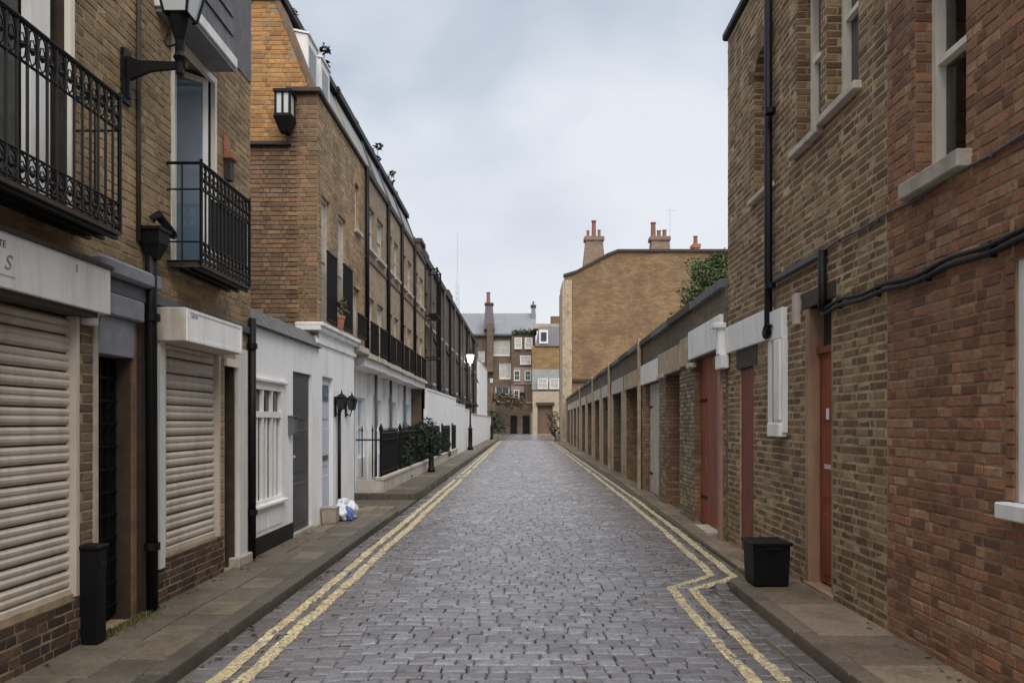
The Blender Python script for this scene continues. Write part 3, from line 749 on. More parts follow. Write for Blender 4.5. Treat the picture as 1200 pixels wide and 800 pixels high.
# ------------------------------------------------------------------ RIGHT: garages
FG = Frame(2.44, 0, .016, 1, -1, .016)
gr = thing('garage_row', (2.6, 9.5, 0), 'long low row of brick garages with stone pillars along the right side', 'garages')
gop = [(9.75,11.37,2.56,.11),(12.5,13.9,2.46,.28),(14.6,16.5,2.42,.12),(17.3,19.9,2.46,.35),(20.9,23.2,2.44,.35),(24.3,26.7,2.44,.35),(28.1,30.4,2.44,.35),(31.5,34.6,2.44,.35),(36.2,38.9,2.44,.35),(40.4,43,2.44,.35),(44.4,47,2.44,.35),(48.4,51,2.44,.35),(52.4,55,2.44,.35)]
ops = [(a,b,.03,z) for a,b,z,r in gop]
wall_body(FG, 9.503, 58, 0, 3.32, ops, .45, 'wall', 'garage_wall', gr)
prev = 9.503
for i, (a, b, z, r) in enumerate(gop):
    w0, w1 = prev, a
    if i < 4: brickwork(FG, w0+.01, w1-.005, .03, 2.45, [], 'pillar_brick', gr, 60 if i < 2 else 0, seed=50+i, proud=.012)
    else: MB().fbox(FG, w0+.005, w1-.005, .03, 2.45, -.01, .03).build('pillar', 'tan_stone', gr)
    if i < 4: reveal(FG, b, .03, z, 0, r, 'side_brick', gr, 70+i)
    prev = b
fas = [('white',9.62,11.62,2.57,3.0),('tan_stone',11.7,12.3,2.5,2.95),('tan_stone',12.32,14.5,2.47,2.9),('white',14.56,16.9,2.43,2.86)]
for i,(m_, a, b, c, d) in enumerate(fas): MB().fbox(FG, a, b, c, d, -.02, .05).build('fascia_panel', m_, gr, bevel=.005)
p_ = 16.95
for a, b, z, r in gop[3:]:
    MB().fbox(FG, a-.25, b+.25, 2.45, 2.85, -.02, .045).build('fascia_panel', 'tan_stone' if int(a) % 2 else 'pale_stone', gr)
for a, b in ((9.40,9.72),(11.3,11.62),(13.85,14.45)): MB().fbox(FG, a, b, 2.28 if a < 10 else 2.43, 2.46 if a < 10 else 2.50, -.02, .085).build('capital', 'white' if a < 10 else 'pale_stone', gr, bevel=.01)
MB().fbox(FG, 9.50, 9.62, 2.46, 2.84, .0, .10).build('corbel', 'white', gr, bevel=.015)
MB().fbox(FG, 9.46, 9.66, 2.80, 2.87, .0, .16).build('corbel_cap', 'white', gr, bevel=.012)
for k in range(25):
    a = 9.51+k*1.94
    MB().fbox(FG, a+.004, a+1.936, 3.32, 3.44+.006*(k % 3), -.6, .07).build('coping_stone', 'wood_dark' if k % 2 else 'slate', gr, bevel=.01)
for u in (17.0, 24.0, 31, 40): MB().fbox(FG, u-.07, u+.07, .03, 3.5, .035, .10).build('pier', 'tan_stone', gr)
MB().prism([FG.pt(9.503,3.30,-.46), FG.pt(58,3.30,-.46), FG.pt(58,3.0,-5), FG.pt(9.503,3.0,-5)], (0,0,-.1)).build('roof', 'lead', gr)
MB().fbox(FG, 9.503, 58, 0, 2.95, -5, -4.8).build('rear_wall', 'garage_wall', gr)
dm = ['red_door','wood_brown','pale_stone','wood_dark','wood_brown','wood_brown','wood_dark','wood_brown','wood_dark','wood_brown','wood_dark','wood_brown','wood_brown']
for i, (a, b, z, r) in enumerate(gop):
    nb = 7 if i < 5 else 0
    dd = panel_door(FG, a+.003, b-.003, .04, z-.003, r, gr, dm[i], name='garage_door', boards=nb, handle=(i < 3))
    if i < 5:
        for zz in (.45, 1.9): MB().fbox(FG, b-.42, b-.02, zz, zz+.045, -r+.014, -r+.024).build('strap_hinge', 'iron', dd)
        MB().fbox(FG, a+.08, a+.20, 1.08, 1.12, -r+.014, -r+.03).build('hasp', 'iron', dd)
    if i == 0: dd['label'] = 'faded red garage door'
    if i == 2: dd['label'] = 'pale painted garage door'
MB().fbox(FG, 9.60, 9.72, .03, 2.30, 0, .05).build('jamb_post', 'jamb', gr)
MB().fbox(FG, 10.1, 10.9, .03, .09, -.1, .10).build('door_step', 'pale_stone', gr)

# ------------------------------------------------------------------ gable building beyond garages
gb = thing('gable_building', (10, 58, 0), 'tall windowless yellow brown brick gable wall rising beyond the garages, chimneys on top', 'building')
gpts = [(3.2,58,0),(16.5,58,0),(16.5,58,14.9),(7.36,58,14.9),(6.56,58,14.6),(4.1,58,13.25),(3.2,58,12.95)]
MB().prism(gpts, (0,9,0)).build('wall', 'gable_brick', gb)
MB().box(3.03, 3.197, 57.9, 62, 0, 12.6).build('street_facade', 'tan_stone', gb)
MB().box(3.197, 3.75, 57.86, 57.997, 0, 12.7).build('quoin_strip', 'tan_stone', gb)
for a, b in (((3.1,12.95),(4.1,13.25)), ((4.1,13.25),(6.56,14.6)), ((6.56,14.6),(7.36,14.9)), ((7.36,14.9),(16.6,14.9))):
    MB().prism([(a[0],57.85,a[1]),(b[0],57.85,b[1]),(b[0],57.85,b[1]+.2),(a[0],57.85,a[1]+.2)], (0,.6,0)).build('coping', 'wood_dark', gb)
MB().box(3.8, 16.5, 57.8, 57.99, 4.75, 4.95).build('string_course', 'wood_dark', gb)
def stack(x0, x1, y, z0, z1, taper, pots, parent, mat='far_cream', capm='terracotta'):
    ch = MB().hexa([(x0-taper,y-.5,z0),(x1+taper,y-.5,z0),(x1+taper,y+.7,z0),(x0-taper,y+.7,z0),(x0,y-.4,z1),(x1,y-.4,z1),(x1,y+.5,z1),(x0,y+.5,z1)]).build('chimney', mat, parent)
    MB().box(x0-.12, x1+.12, y-.5, y+.6, z1, z1+.3).build('chimney_cap', capm, ch)
    for (px_, h, r) in pots:
        MB().lathe((px_, y, z1+.3), [(r,0),(r*.85,h*.2),(r*.75,h*.9),(r*.95,h*.92),(r*.95,h)], 10).build('chimney_pot', 'pot_red', ch, smooth=False)
stack(4.95, 6.3, 59.5, 13.4, 16.1, .28, [(5.15,.55,.15),(5.62,1.35,.22),(6.05,.6,.15)], gb, 'chimney_brick', 'chimney_brick')
stack(10.2, 11.6, 59.5, 14.6, 16.1, .1, [(10.4,1.2,.24),(10.85,.55,.2),(11.3,.6,.2)], gb, 'chimney_brick', 'chimney_brick')
stack(13.6, 14.0, 59.5, 14.6, 15.5, .05, [(13.8,.7,.2)], gb)
ae = thing('television_aerial', (11.6,59.5,16), 'thin television aerial beside the right chimney on the brick gable', 'aerial')
ab = MB().tube([(11.75,59.5,15),(11.75,59.5,18.9)], .025, 5); ab.tube([(11.4,59.5,18.6),(12.2,59.5,18.6)], .015, 4); ab.build('mast', 'mast', ae)

# ------------------------------------------------------------------ foliage
def crown_mesh(blobs, n, size, seed, name, mat, parent):
    r = random.Random(seed); mb = MB()
    tot = sum(b[3]**2 for b in blobs)
    for (cx, cy, cz, R_) in blobs:
        for _ in range(int(n*R_**2/tot)):
            d = Vector((r.gauss(0,1), r.gauss(0,1), r.gauss(0,1))).normalized(); rr = R_*r.uniform(.45, 1.05)
            rr *= 1+.25*math.sin(5*d.x+3*d.z+seed)
            p = Vector((cx,cy,cz))+Vector((d.x*rr, d.y*rr, d.z*rr*.9))
            a = Vector((r.gauss(0,1), r.gauss(0,1), r.gauss(0,.6))).normalized(); b = a.orthogonal().normalized()
            q = Matrix.Rotation(r.uniform(0,6.28), 3, a) @ b; s1 = size*r.uniform(.6,1.3); s2 = s1*.45
            mb.poly(p-a*s1, p+q*s2, p+a*s1, p-q*s2)
    return mb.build(name, mat, parent, recalc=False)
tr = thing('garden_tree', (7.9, 31, 0), 'leafy green tree rising behind the garage roofs beside the brown brick house', 'tree')
MB().tube([(8.0,31,0),(7.9,31.1,3),(7.7,31,5.5),(7.5,30.9,7.5)], .2, 8, .05).build('trunk', 'bark', tr, smooth=True)
lm = MB()
for k in range(9):
    t = k*.7; lm.tube([(7.8,31,3.6+k*.35),(7.8+.9*math.cos(t*2.4),31+.9*math.sin(t*2.4),4.7+k*.38)], .05, 5, .015)
lm.build('limb', 'bark', tr)
crown_mesh([(7.7,31,7.7,.95),(8.4,31,7.2,1.0),(7.3,30.7,6.6,.95),(6.9,31.3,5.6,.8),(8.0,31.2,6.0,1.1),(8.7,30.6,6.3,.9),(8.15,30.9,8.3,.5),(6.6,31,4.9,.55)], 9000, .08, 3, 'crown', 'leaf', tr)

# ------------------------------------------------------------------ LEFT: near shop house
nb = thing('shop_house', (-3, 5, 0), 'tan brick house with two shuttered shopfronts and balconies, nearest on the left', 'house')
opsL = [(1.6,4.945,.46,2.31), (5.18,5.64,.10,2.36), (6.12,7.245,.48,2.25), (7.41,7.66,.10,2.16), (3.6,4.92,2.98,5.05), (6.28,7.2,2.98,4.93)]
wall_body(FL, -1, 8.1, 0, 6.9, opsL, .35, 'wall', 'mortar_tan', nb)
brickwork(FL, 2.2, 8.1, 2.40, 6.88, opsL+[(1.5,5.32,2.30,2.66),(5.1,5.95,2.2,2.78)], 'tan_brick', nb, 290, seed=61, proud=.004)
brickwork(FL, 1.6, 5.0, .02, .44, opsL, 'plinth_brick', nb, 0, seed=62, proud=.005)
brickwork(FL, 5.95, 7.4, .02, .46, opsL, 'plinth_brick', nb, 0, seed=63, proud=.005)
brickwork(FL, 4.99, 5.14, .46, 2.3, [], 'pier_brick', nb, 0, seed=64, proud=.005)
brickwork(FL, 7.27, 7.40, .46, 2.38, [], 'tan_brick', nb, 0, seed=65, proud=.005)
MB().box(-9, -3.35, -1, 8.1, 0, 6.9).build('house_block', 'mortar_tan', nb)
MB().box(-9, -2.9, -1, 8.15, 6.9, 7.02).build('coping', 'lead', nb)
def shutter(u0, u1, z0, z1, pitch, label, rec=.05):
    s = bpy.data.objects.new('roller_shutter', None); COL.objects.link(s); s.parent = nb; s.location = Vector(FL.pt((u0+u1)/2, z0, -rec))-wloc(nb); s['label'] = label
    prof = [(-.012,-.004),(.004,.004),(.018,.020),(.020,.038),(.012,.052),(.010,.058),(.018,.070),(.020,.088),(.006,.104),(-.012,.110)]
    k = pitch/.12; z = z0; me = None; i = 0
    while z < z1-.02:
        if me is None:
            mb = MB(); P0 = [(d+.006, h*k) for d, h in prof]
            for (d, h), (d2, h2) in zip(P0, P0[1:]):
                mb.poly(FL.pt(u0,z+h,d-rec), FL.pt(u1,z+h,d-rec), FL.pt(u1,z+h2,d2-rec), FL.pt(u0,z+h2,d2-rec))
            o = mb.build('slat', 'shutter', s, recalc=False); me = o
        else:
            o = me.copy(); COL.objects.link(o); o.location = (random.uniform(-.001,.001), 0, i*pitch)
        z += pitch; i += 1
    MB().fbox(FL, u0, u1, z0-.002, z1, -rec-.03, -rec).build('backing_sheet', 'wood_dark', s)
    MB().fbox(FL, u0, u1, z0-.06, z0-.004, -rec-.01, -rec+.035).build('bottom_bar', 'shutter', s, bevel=.006)
    MB().fbox(FL, u0-.04, u0, z0-.06, z1, -.06, .02).build('guide_rail', 'shutter', s); MB().fbox(FL, u1, u1+.035, z0-.06, z1, -.06, .02).build('guide_rail', 'shutter', s)
shutter(1.6, 4.925, .50, 2.30, .12, 'wide grey roller shutter at the left edge')
shutter(6.16, 7.23, .54, 2.24, .135, 'narrow grey roller shutter')
MB().fbox(FL, 6.02, 6.115, .40, 2.26, -.02, .035).build('shutter_frame', 'offwhite_board', nb)
# fascia sign boards
def lettering(txt, F, u, z, d, size, parent, mat='print_grey', shear=0, fromleft=True):
    cu_ = bpy.data.curves.new('lettering', 'FONT'); cu_.body = txt; cu_.size = size; cu_.extrude = .001; cu_.shear = shear
    tmp = bpy.data.objects.new('tmp', cu_); COL.objects.link(tmp)
    me = bpy.data.meshes.new_from_object(tmp.evaluated_get(bpy.context.evaluated_depsgraph_get())); bpy.data.objects.remove(tmp); bpy.data.curves.remove(cu_)
    me.materials.clear(); me.materials.append(M[mat])
    o = bpy.data.objects.new('lettering', me); COL.objects.link(o); o.parent = parent
    o.location = Vector(F.pt(u, z, d))-wloc(parent)
    o.rotation_euler = Matrix(((F.u[0],0,F.n[0]),(F.u[1],0,F.n[1]),(0,1,0))).to_euler()
    return o
s1 = thing('shop_sign', (-2.9,4,2.33), 'blank looking off white fascia sign above the large shutter, grey lettering at its left end', 'sign')
FS1 = Frame(-2.85, 0, 0, 1, 1, 0)
MB().fbox(FS1, 1.4, 5.10, 2.335, 2.645, -.15, 0).build('sign_board', 'offwhite_board', s1, bevel=.004)
MB().fbox(FS1, 1.4, 5.12, 2.645, 2.67, -.15, .015).build('drip_strip', 'wood_dark', s1)
MB().fbox(FS1, 1.4, 5.0, 2.30, 2.333, -.15, -.03).build('under_batten', 'wood_dark', s1)
lettering('VITE', FS1, 3.96, 2.555, .002, .055, s1)
lettering('S', FS1, 4.05, 2.44, .002, .12, s1, 'blue_grey', .3)
lettering('........', FS1, 4.02, 2.40, .002, .07, s1, 'blue_grey')
MB().fbox(FS1, 4.71, 4.716, 2.55, 2.60, 0, .003).build('board_scratch', 'print_grey', s1)
s2 = thing('shop_sign', (-2.88,6.5,2.25), 'white boxed fascia sign above the narrow shutter, beside the tall black soil pipe', 'sign')
MB().fbox(FL, 6.0, 7.2, 2.255, 2.53, 0, .25).build('sign_box', 'pale_stone', s2, bevel=.008)
MB().fbox(FL, 6.06, 7.15, 2.285, 2.50, .25, .256).build('sign_face', 'white_wall', s2)
fr = MB(); fr.fbox(FL,6.02,7.19,2.50,2.525,.25,.262); fr.fbox(FL,6.02,7.19,2.26,2.285,.25,.262); fr.fbox(FL,6.02,6.06,2.285,2.50,.25,.262); fr.fbox(FL,7.15,7.19,2.285,2.50,.25,.262)
fr.build('sign_frame', 'white', s2)
lettering('NOW', Frame(-3,0,0,1,1,0), 6.1, 2.455, .2575, .045, s2, 'blue_grey')
# grilled door between the shutters
MB().fbox(FL, 5.14, 5.18, .1, 2.37, -.05, .02).build('door_frame', 'stone', nb); MB().fbox(FL, 5.642, 5.69, .1, 2.37, -.05, .02).build('door_frame', 'wood_brown', nb); MB().fbox(FL, 5.622, 5.641, .1, 2.37, -.13, .0).build('door_lining', 'wood_dark', nb); MB().fbox(FL, 7.642, 7.661, .1, 2.16, -.10, .0).build('door_lining', 'wood_dark', nb)
gd = panel_door(FL, 5.18, 5.64, .12, 2.08, .13, nb, 'black_paint', handle=False)
for k in range(5): MB().fbox(FL, 5.21+k*.1, 5.225+k*.1, .14, 2.06, -.13, -.10).build('grille_bar', 'iron', gd)
for k in range(11): MB().fbox(FL, 5.19, 5.63, .22+k*.17, .232+k*.17, -.10, -.09).build('grille_bar', 'iron', gd)
MB().tube([FL.pt(5.24,1.00,-.085), FL.pt(5.28,1.03,-.06), FL.pt(5.34,1.0,-.085)], .009, 6).build('handle', 'pale_stone', gd)
MB().fbox(FL, 5.24, 5.27, .74, .92, -.09, -.08).build('kick_strip', 'pale_stone', gd)
MB().fbox(FL, 5.18, 5.64, 2.08, 2.36, -.12, .03).build('transom_box', 'blue_grey', nb, bevel=.006)
MB().fbox(FL, 5.12, 5.72, 2.36, 2.52, -.02, .07).build('door_cornice', 'blue_grey', nb, bevel=.012)
MB().fbox(FL, 5.10, 5.92, 2.52, 2.64, -.02, .04).build('door_cornice', 'lead', nb, bevel=.012)
MB().fbox(FL, 5.10, 5.95, 2.64, 2.76, -.02, .10).build('door_cornice', 'blue_grey', nb, bevel=.02)
MB().fbox(FL, 5.0, 5.14, 2.26, 2.36, -.02, .05).build('bracket_block', 'offwhite_board', nb, bevel=.01)
MB().fbox(FL, 5.72, 5.96, .1, 2.4, -.02, .008).build('dark_jamb', 'wood_dark', nb)
MB().fbox(FL, 5.95, 8.1, 2.55, 2.62, -.02, .04).build('string_course', 'lead', nb)
# narrow dark door by the white post
dd = panel_door(FL, 7.41, 7.66, .12, 2.16, .10, nb, 'black_paint', handle=False, panels=2)
MB().fbox(FL, 7.40, 7.70, 2.16, 2.24, -.05, .03).build('door_head', 'cream', nb)
MB().fbox(FL, 7.69, 7.93, .18, 2.36, -.05, .04).build('white_post', 'offwhite_board', nb, bevel=.008)
MB().fbox(FL, 7.62, 8.0, .09, .20, -.05, .07).build('post_base', 'stone', nb, bevel=.012)
# upper French windows
def leaf(hx, hy, ang, w, z0, z1, parent, glass, fmat='white', name='window_leaf'):
    """a glazed leaf hinged at (hx,hy), lying along angle ang"""
    F = Frame(hx, hy, math.cos(ang), math.sin(ang), math.sin(ang), -math.cos(ang)); s = .05
    mb = MB(); mb.fbox(F,0,s,z0,z1,-.045,0); mb.fbox(F,w-s,w,z0,z1,-.045,0); mb.fbox(F,s,w-s,z0,z0+.1,-.043,-.002); mb.fbox(F,s,w-s,z1-s,z1,-.043,-.002)
    o = mb.build(name, fmat, parent); MB().fbox(F,s,w-s,z0+.1,z1-s,-.028,-.018).build('pane', glass, o); return o
for (a, b, z) in ((3.6,4.92,5.05),(6.28,7.2,4.93)):
    mb = MB(); mb.fbox(FL,a,a+.05,2.98,z,-.03,.012); mb.fbox(FL,b-.045,b,2.98,z,-.03,.012); mb.fbox(FL,a+.05,b-.045,z-.06,z,-.03,.010); mb.fbox(FL,a,b,2.93,2.978,-.1,.03)
    f = mb.build('window', 'cream', nb)
    MB().fbox(FL, b-.02, b-.001, 2.98, z, -.34, -.031).build('lining', 'wood_dark', f)
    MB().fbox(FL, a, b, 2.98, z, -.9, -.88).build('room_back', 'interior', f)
    MB().fbox(FL, a-.3, b+.3, 2.9, 2.98, -.9, -.36).build('room_floor', 'wood_dark', f)
leaf(-3.06, 7.12, math.radians(180+47), .46, 3.0, 4.88, nb, 'glass_sky_tint')
leaf(-3.06, 6.34, math.radians(180-75), .42, 3.0, 4.88, nb, 'glass')
MB().fbox(FL, 3.65, 4.56, 3.0, 4.98, -.14, -.12).build('curtain', 'dark_curtain', nb)
MB().fbox(FL, 4.56, 4.66, 3.0, 4.98, -.10, -.04).build('white_stile', 'white', nb)
MB().fbox(FL, 4.675, 4.76, 3.0, 4.98, -.12, -.05).build('white_stile', 'white', nb)
# slate hung bay over the second window
MB().fbox(FL, 6.05, 7.05, 5.07, 6.9, -.02, .22).build('slate_bay', 'slate', nb)
MB().fbox(FL, 6.0, 7.08, 4.97, 5.068, -.02, .26).build('bay_fascia', 'white', nb, bevel=.006)
MB().fbox(FL, 6.02, 7.06, 4.935, 4.968, .0, .24).build('bay_soffit', 'blue_grey', nb)
MB().fbox(FL, 7.06, 8.1, 5.3, 6.89, -.01, .012).build('grey_render', 'slate', nb)
# courses of slates on the bay
for k in range(10):
    for q in range(5):
        MB().prism([FL.pt(6.055+q*.199+.003,5.08+k*.18,.242),FL.pt(6.055+q*.199+.194,5.08+k*.18,.242),FL.pt(6.055+q*.199+.194,5.08+k*.18+.2,.224),FL.pt(6.055+q*.199+.003,5.08+k*.18+.2,.224)],(-.008,0,0)).build('slate', 'slate', nb)
MB().fbox(FL, 7.36, 7.50, 4.22, 4.30, 0, .10).build('vent_hood', 'terracotta', nb, bevel=.01)
MB().fbox(FL, 7.36, 7.50, 4.30, 4.46, 0, .03).build('vent_back', 'terracotta', nb, bevel=.01)
MB().fbox(FL, 7.38, 7.48, 4.02, 4.22, 0, .07).build('vent_shaft', 'wood_dark', nb)

def balcony(u0, u1, dp, z0, z1, label, far_side=True, near_side=True, seed=1, scroll=True):
    t = thing('balcony', FL.pt((u0+u1)/2, z0, 0), label, 'balcony', 'iron balconies on the shop house')
    MB().fbox(FL, u0, u1, z0-.02, z0+.005, 0, dp+.01).build('slab', 'wood_dark', t)
    for q in range(3): MB().fbox(FL, u0, u1+.01, z0-.045, z0-.021, dp*(.25+.3*q), dp*(.25+.3*q)+.03).build('joist', 'iron', t)
    MB().fbox(FL, u0, u1, z0+.006, z0+.03, .0, dp-.03).build('floor', 'wood_dark', t)
    zl = z0+.19; zu = z1-.22
    rl = MB()
    rl.tube([FL.pt(u0,z1,dp), FL.pt(u1,z1,dp)], .016, 6); rl.tube([FL.pt(u0,zu,dp), FL.pt(u1,zu,dp)], .009, 5); rl.tube([FL.pt(u0,zl,dp), FL.pt(u1,zl,dp)], .009, 5); rl.tube([FL.pt(u0,z0+.03,dp), FL.pt(u1,z0+.03,dp)], .009, 5)
    for u in ([u1] if far_side else [])+([u0] if near_side else []):
        for z, r in ((z1,.014),(zu,.008),(zl,.008),(z0+.03,.008)): rl.tube([FL.pt(u,z,0), FL.pt(u,z,dp)], r, 5)
    rl.build('rail', 'iron', t, smooth=False)
    n = int(round((u1-u0)/.085)); bar = None
    for k in range(n+1):
        u = u0+(u1-u0)*k/n
        if bar is None: bar = MB().tube([FL.pt(u,z0,dp), FL.pt(u,z1,dp)], .009, 5).build('baluster', 'iron', t)
        else:
            o = bar.copy(); COL.objects.link(o); o.location = (0, k*(u1-u0)/n, 0)
    for u in (u0, u1):
        MB().tube([FL.pt(u,z0,dp), FL.pt(u,z1+.03,dp)], .015, 6).build('corner_post', 'iron', t)
        if (u == u1 and far_side) or (u == u0 and near_side):
            for q in (dp*.45,): MB().tube([FL.pt(u,z0,q), FL.pt(u,z1,q)], .008, 5).build('baluster', 'iron', t)
    sc_ = MB()
    for k in range(n):
        um = u0+(u1-u0)*(k+.5)/n; hwid = (u1-u0)/n*.46
        for (zc_, hh) in (((zu+z1)/2, .10), ((zl+z0+.03)/2, .07)):
            sc_.tube([FL.pt(um+hwid*math.cos(q*PI/4), zc_+hh*math.sin(q*PI/4), dp) for q in range(8)], .0065, 4, closed=True)
            sc_.lathe(FL.pt(um, zc_-hh*.2, dp), [(.004,-.02),(.017,0),(.004,.02)], 6)
            if scroll: sc_.tube([FL.pt(um+hwid*.55*math.cos(q*PI/3+k), zc_+hh*.45*math.sin(q*PI/3+k), dp) for q in range(6)], .005, 4, closed=True)
    tag(sc_.build('scrollwork', 'iron', t), kind='stuff')
    return t
balcony(2.6, 4.94, .30, 2.86, 3.76, 'black wrought iron balcony at the top left corner, larger of the two')
balcony(6.21, 7.30, .29, 2.92, 3.77, 'smaller black iron balcony in front of the open window leaf with sky tinted glass')
cl = MB().fbox(FL, 6.45, 7.28, 3.12, 3.55, .255, .262)
tag(cl.build('dark_screen', 'black_paint', loc=FL.pt(6.9,3.1,.26)), 'black cloth screen tied inside the railings of the smaller iron balcony', 'screen')

# pipes on the near left house
downpipe([FL.pt(5.83,2.98,.06), FL.pt(5.83,2.5,.06), FL.pt(5.83,.12,.07)], .045, 'tall black soil pipe between the grilled door and the white boxed sign', hopper=FL.pt(5.83,3.02,.08))
ep = MB(); ep.tube([FL.pt(5.86,3.2,.05), FL.pt(5.86,3.24,.10), FL.pt(6.1,3.15,.10), FL.pt(6.2,3.16,.06)], .035, 8)
tag(ep.build('branch_pipe', 'iron', loc=FL.pt(5.9,3.1,.05)), 'short black branch pipe joining the hopper beside the small balcony', 'pipe')
downpipe([FL.pt(5.72,6.8,.02), FL.pt(5.72,4,.02), FL.pt(5.72,3.0,.02)], .018, 'thin brown conduit running up the tan brick wall behind the lantern bracket', mat='wood_dark', brackets=False, name='conduit')
downpipe([FL.pt(8.03,2.72,.05), FL.pt(8.03,.12,.05)], .04, 'black downpipe at the joint between tan brick house and white shop')

# bracket lantern
def lantern_head(parent, c, s, glass='lantern_glass', mat='iron'):
    """tapered four-sided lantern, c = bottom centre"""
    x, y, z = c; b, t, h = .085*s, .15*s, .34*s
    def ring(r, zz): return [(x-r,y-r,zz),(x+r,y-r,zz),(x+r,y+r,zz),(x-r,y+r,zz)]
    g = MB(); A, B = ring(b*.94, z), ring(t*.94, z+h); g.v = A+B; g.f = [(0,1,5,4),(1,2,6,5),(2,3,7,6),(3,0,4,7)]; g.build('lantern_glass', glass, parent)
    f = MB(); A, B = ring(b, z), ring(t, z+h)
    for k in range(4):
        f.tube([A[k], B[k]], .011*s, 4); f.tube([A[k], A[(k+1) % 4]], .010*s, 4); f.tube([B[k], B[(k+1) % 4]], .014*s, 4)
    f.build('lantern_frame', mat, parent)
    r = MB(); C_, D = ring(t*1.15, z+h+.01), ring(t*.35, z+h+.14*s); r.hexa(C_+D); r.lathe((x,y,z+h+.14*s), [(.03*s,0),(.03*s,.05*s),(.012*s,.07*s),(.02*s,.10*s),(.004*s,.13*s)], 8)
    r.build('lantern_cap', mat, parent)
lt = thing('wall_lantern', (-2.55,5.53,4.0), 'black bracket lantern with pale glass high on the tan brick wall', 'lantern')
lantern_head(lt, (-2.57,5.53,4.62), 1.0)
MB().lathe((-2.57,5.53,4.20), [(.02,-.02),(.03,.0),(.028,.08),(.05,.12),(.03,.16),(.035,.24),(.075,.36),(.09,.42)], 8).build('lantern_stem', 'iron', lt)
MB().prism([(-3.0,5.53,4.33),(-3.0,5.53,4.02),(-2.95,5.53,4.02),(-2.95,5.53,4.16),(-2.80,5.53,4.225),(-2.53,5.53,4.25),(-2.53,5.53,4.29),(-2.88,5.53,4.30),(-2.95,5.53,4.33)], (0,.035,0)).build('bracket_arm', 'iron', lt)
MB().box(-3.0, -2.97, 5.49, 5.60, 3.98, 4.38).build('wall_plate', 'iron', lt)
MB().tube([(-2.66,5.53,4.50),(-2.69,5.53,4.44),(-2.66,5.53,4.40),(-2.60,5.53,4.42)], .008, 5).build('scroll', 'iron', lt)

# tall black box by the grilled door
tb = thing('tall_bin', (-2.9,5.02,.1), 'narrow tall black box standing against the pier between the large shutter and the grilled door', 'bin')
tapered(-2.985, -2.86, 4.96, 5.08, .105, .74, .004).build('bin_body', 'bin', tb, bevel=.01)
MB().box(-2.992, -2.85, 4.95, 5.09, .74, .77).build('lid', 'bin', tb, bevel=.008)
MB().box(-2.862, -2.853, 4.98, 5.06, .62, .66).build('grip', 'black_paint', tb)

# ------------------------------------------------------------------ LEFT: white shop
ws = thing('white_shop', (-3,9.5,0), 'low white painted shopfront with a grey door and many paned window, left of the street', 'shop')
opsW = [(8.15,9.18,.64,2.03), (9.60,10.44,.10,2.26)]
wall_body(FL, 8.1, 10.75, 0, 2.66, opsW, .3, 'wall', 'white_wall', ws)
MB().box(-7, -3.3, 8.1, 10.75, 0, 2.66).build('shop_block', 'white_wall', ws)
MB().prism([(-2.95,8.1,2.66),(-2.95,10.75,2.66),(-3.12,10.75,2.86),(-3.12,8.1,2.90)], (-.1,0,0)).build('roof_kerb', 'slate', ws)
k_=8.1
while k_ < 10.7:
    MB().prism([(-2.94,k_+.004,2.665),(-2.94,k_+.255,2.665),(-3.115,k_+.255,2.885),(-3.115,k_+.004,2.885)], (.008,0,.008)).build('slate', 'slate', ws); k_ += .265
MB().box(-7, -3.1, 8.1, 10.75, 2.66, 2.82).build('roof', 'lead', ws)
MB().fbox(FL, 8.1, 9.6, .10, .30, 0, .012).build('dark_plinth', 'black_paint', ws)
MB().fbox(FL, 8.12, 9.25, .62, .655, 0, .06).build('sill', 'white', ws, bevel=.006)
for a, b in ((8.2,8.62),(8.66,9.15)): MB().fbox(FL, a, b, .36, .56, 0, .01).build('panel', 'white_wall', ws)
wf = MB()
wf.fbox(FL,8.15,8.20,.655,2.03,-.07,.01); wf.fbox(FL,9.13,9.18,.655,2.03,-.07,.01); wf.fbox(FL,8.20,9.13,1.97,2.03,-.07,.008); wf.fbox(FL,8.20,9.13,.655,.70,-.07,.008); wf.fbox(FL,8.20,9.13,1.65,1.72,-.07,.006)
for k in (1,2): u = 8.2+.93*k/3; wf.fbox(FL,u-.02,u+.02,1.72,1.97,-.065,.0); wf.fbox(FL,u-.02,u+.02,.70,1.65,-.065,.0)
for k in (0,1,2): u = 8.2+.93*(k+.5)/3; wf.fbox(FL,u-.012,u+.012,.70,1.65,-.055,-.01)
wfo = wf.build('window', 'white', ws)
for k in range(3):
    u = 8.2+.93*k/3
    MB().fbox(FL,u+.02,u+.29,.70,1.65,-.045,-.038).build('pane','clear',wfo); MB().fbox(FL,u+.02,u+.29,1.72,1.97,-.045,-.038).build('pane','glass',wfo)
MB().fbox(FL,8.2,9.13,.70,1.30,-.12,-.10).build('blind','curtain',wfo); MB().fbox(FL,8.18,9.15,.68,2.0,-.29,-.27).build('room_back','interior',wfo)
MB().fbox(FL, 8.1, 9.3, 2.06, 2.10, 0, .05).build('window_cornice', 'white', ws, bevel=.008)
d_ = panel_door(FL, 9.60, 10.44, .14, 2.26, .04, ws, 'grey_door', panels=3)
MB().fbox(FL, 9.58, 10.46, .10, .14, -.1, .03).build('door_step', 'stone', ws)
pb = thing('post_box', FL.pt(9.45,1.3,.03), 'small grey letter box on the white wall left of the grey door', 'letter box')
MB().fbox(FL, 9.40, 9.53, 1.44, 1.66, 0, .08).build('box_body', 'lead', pb, bevel=.008); MB().fbox(FL, 9.39, 9.54, 1.66, 1.68, 0, .10).build('box_lid', 'lead', pb)

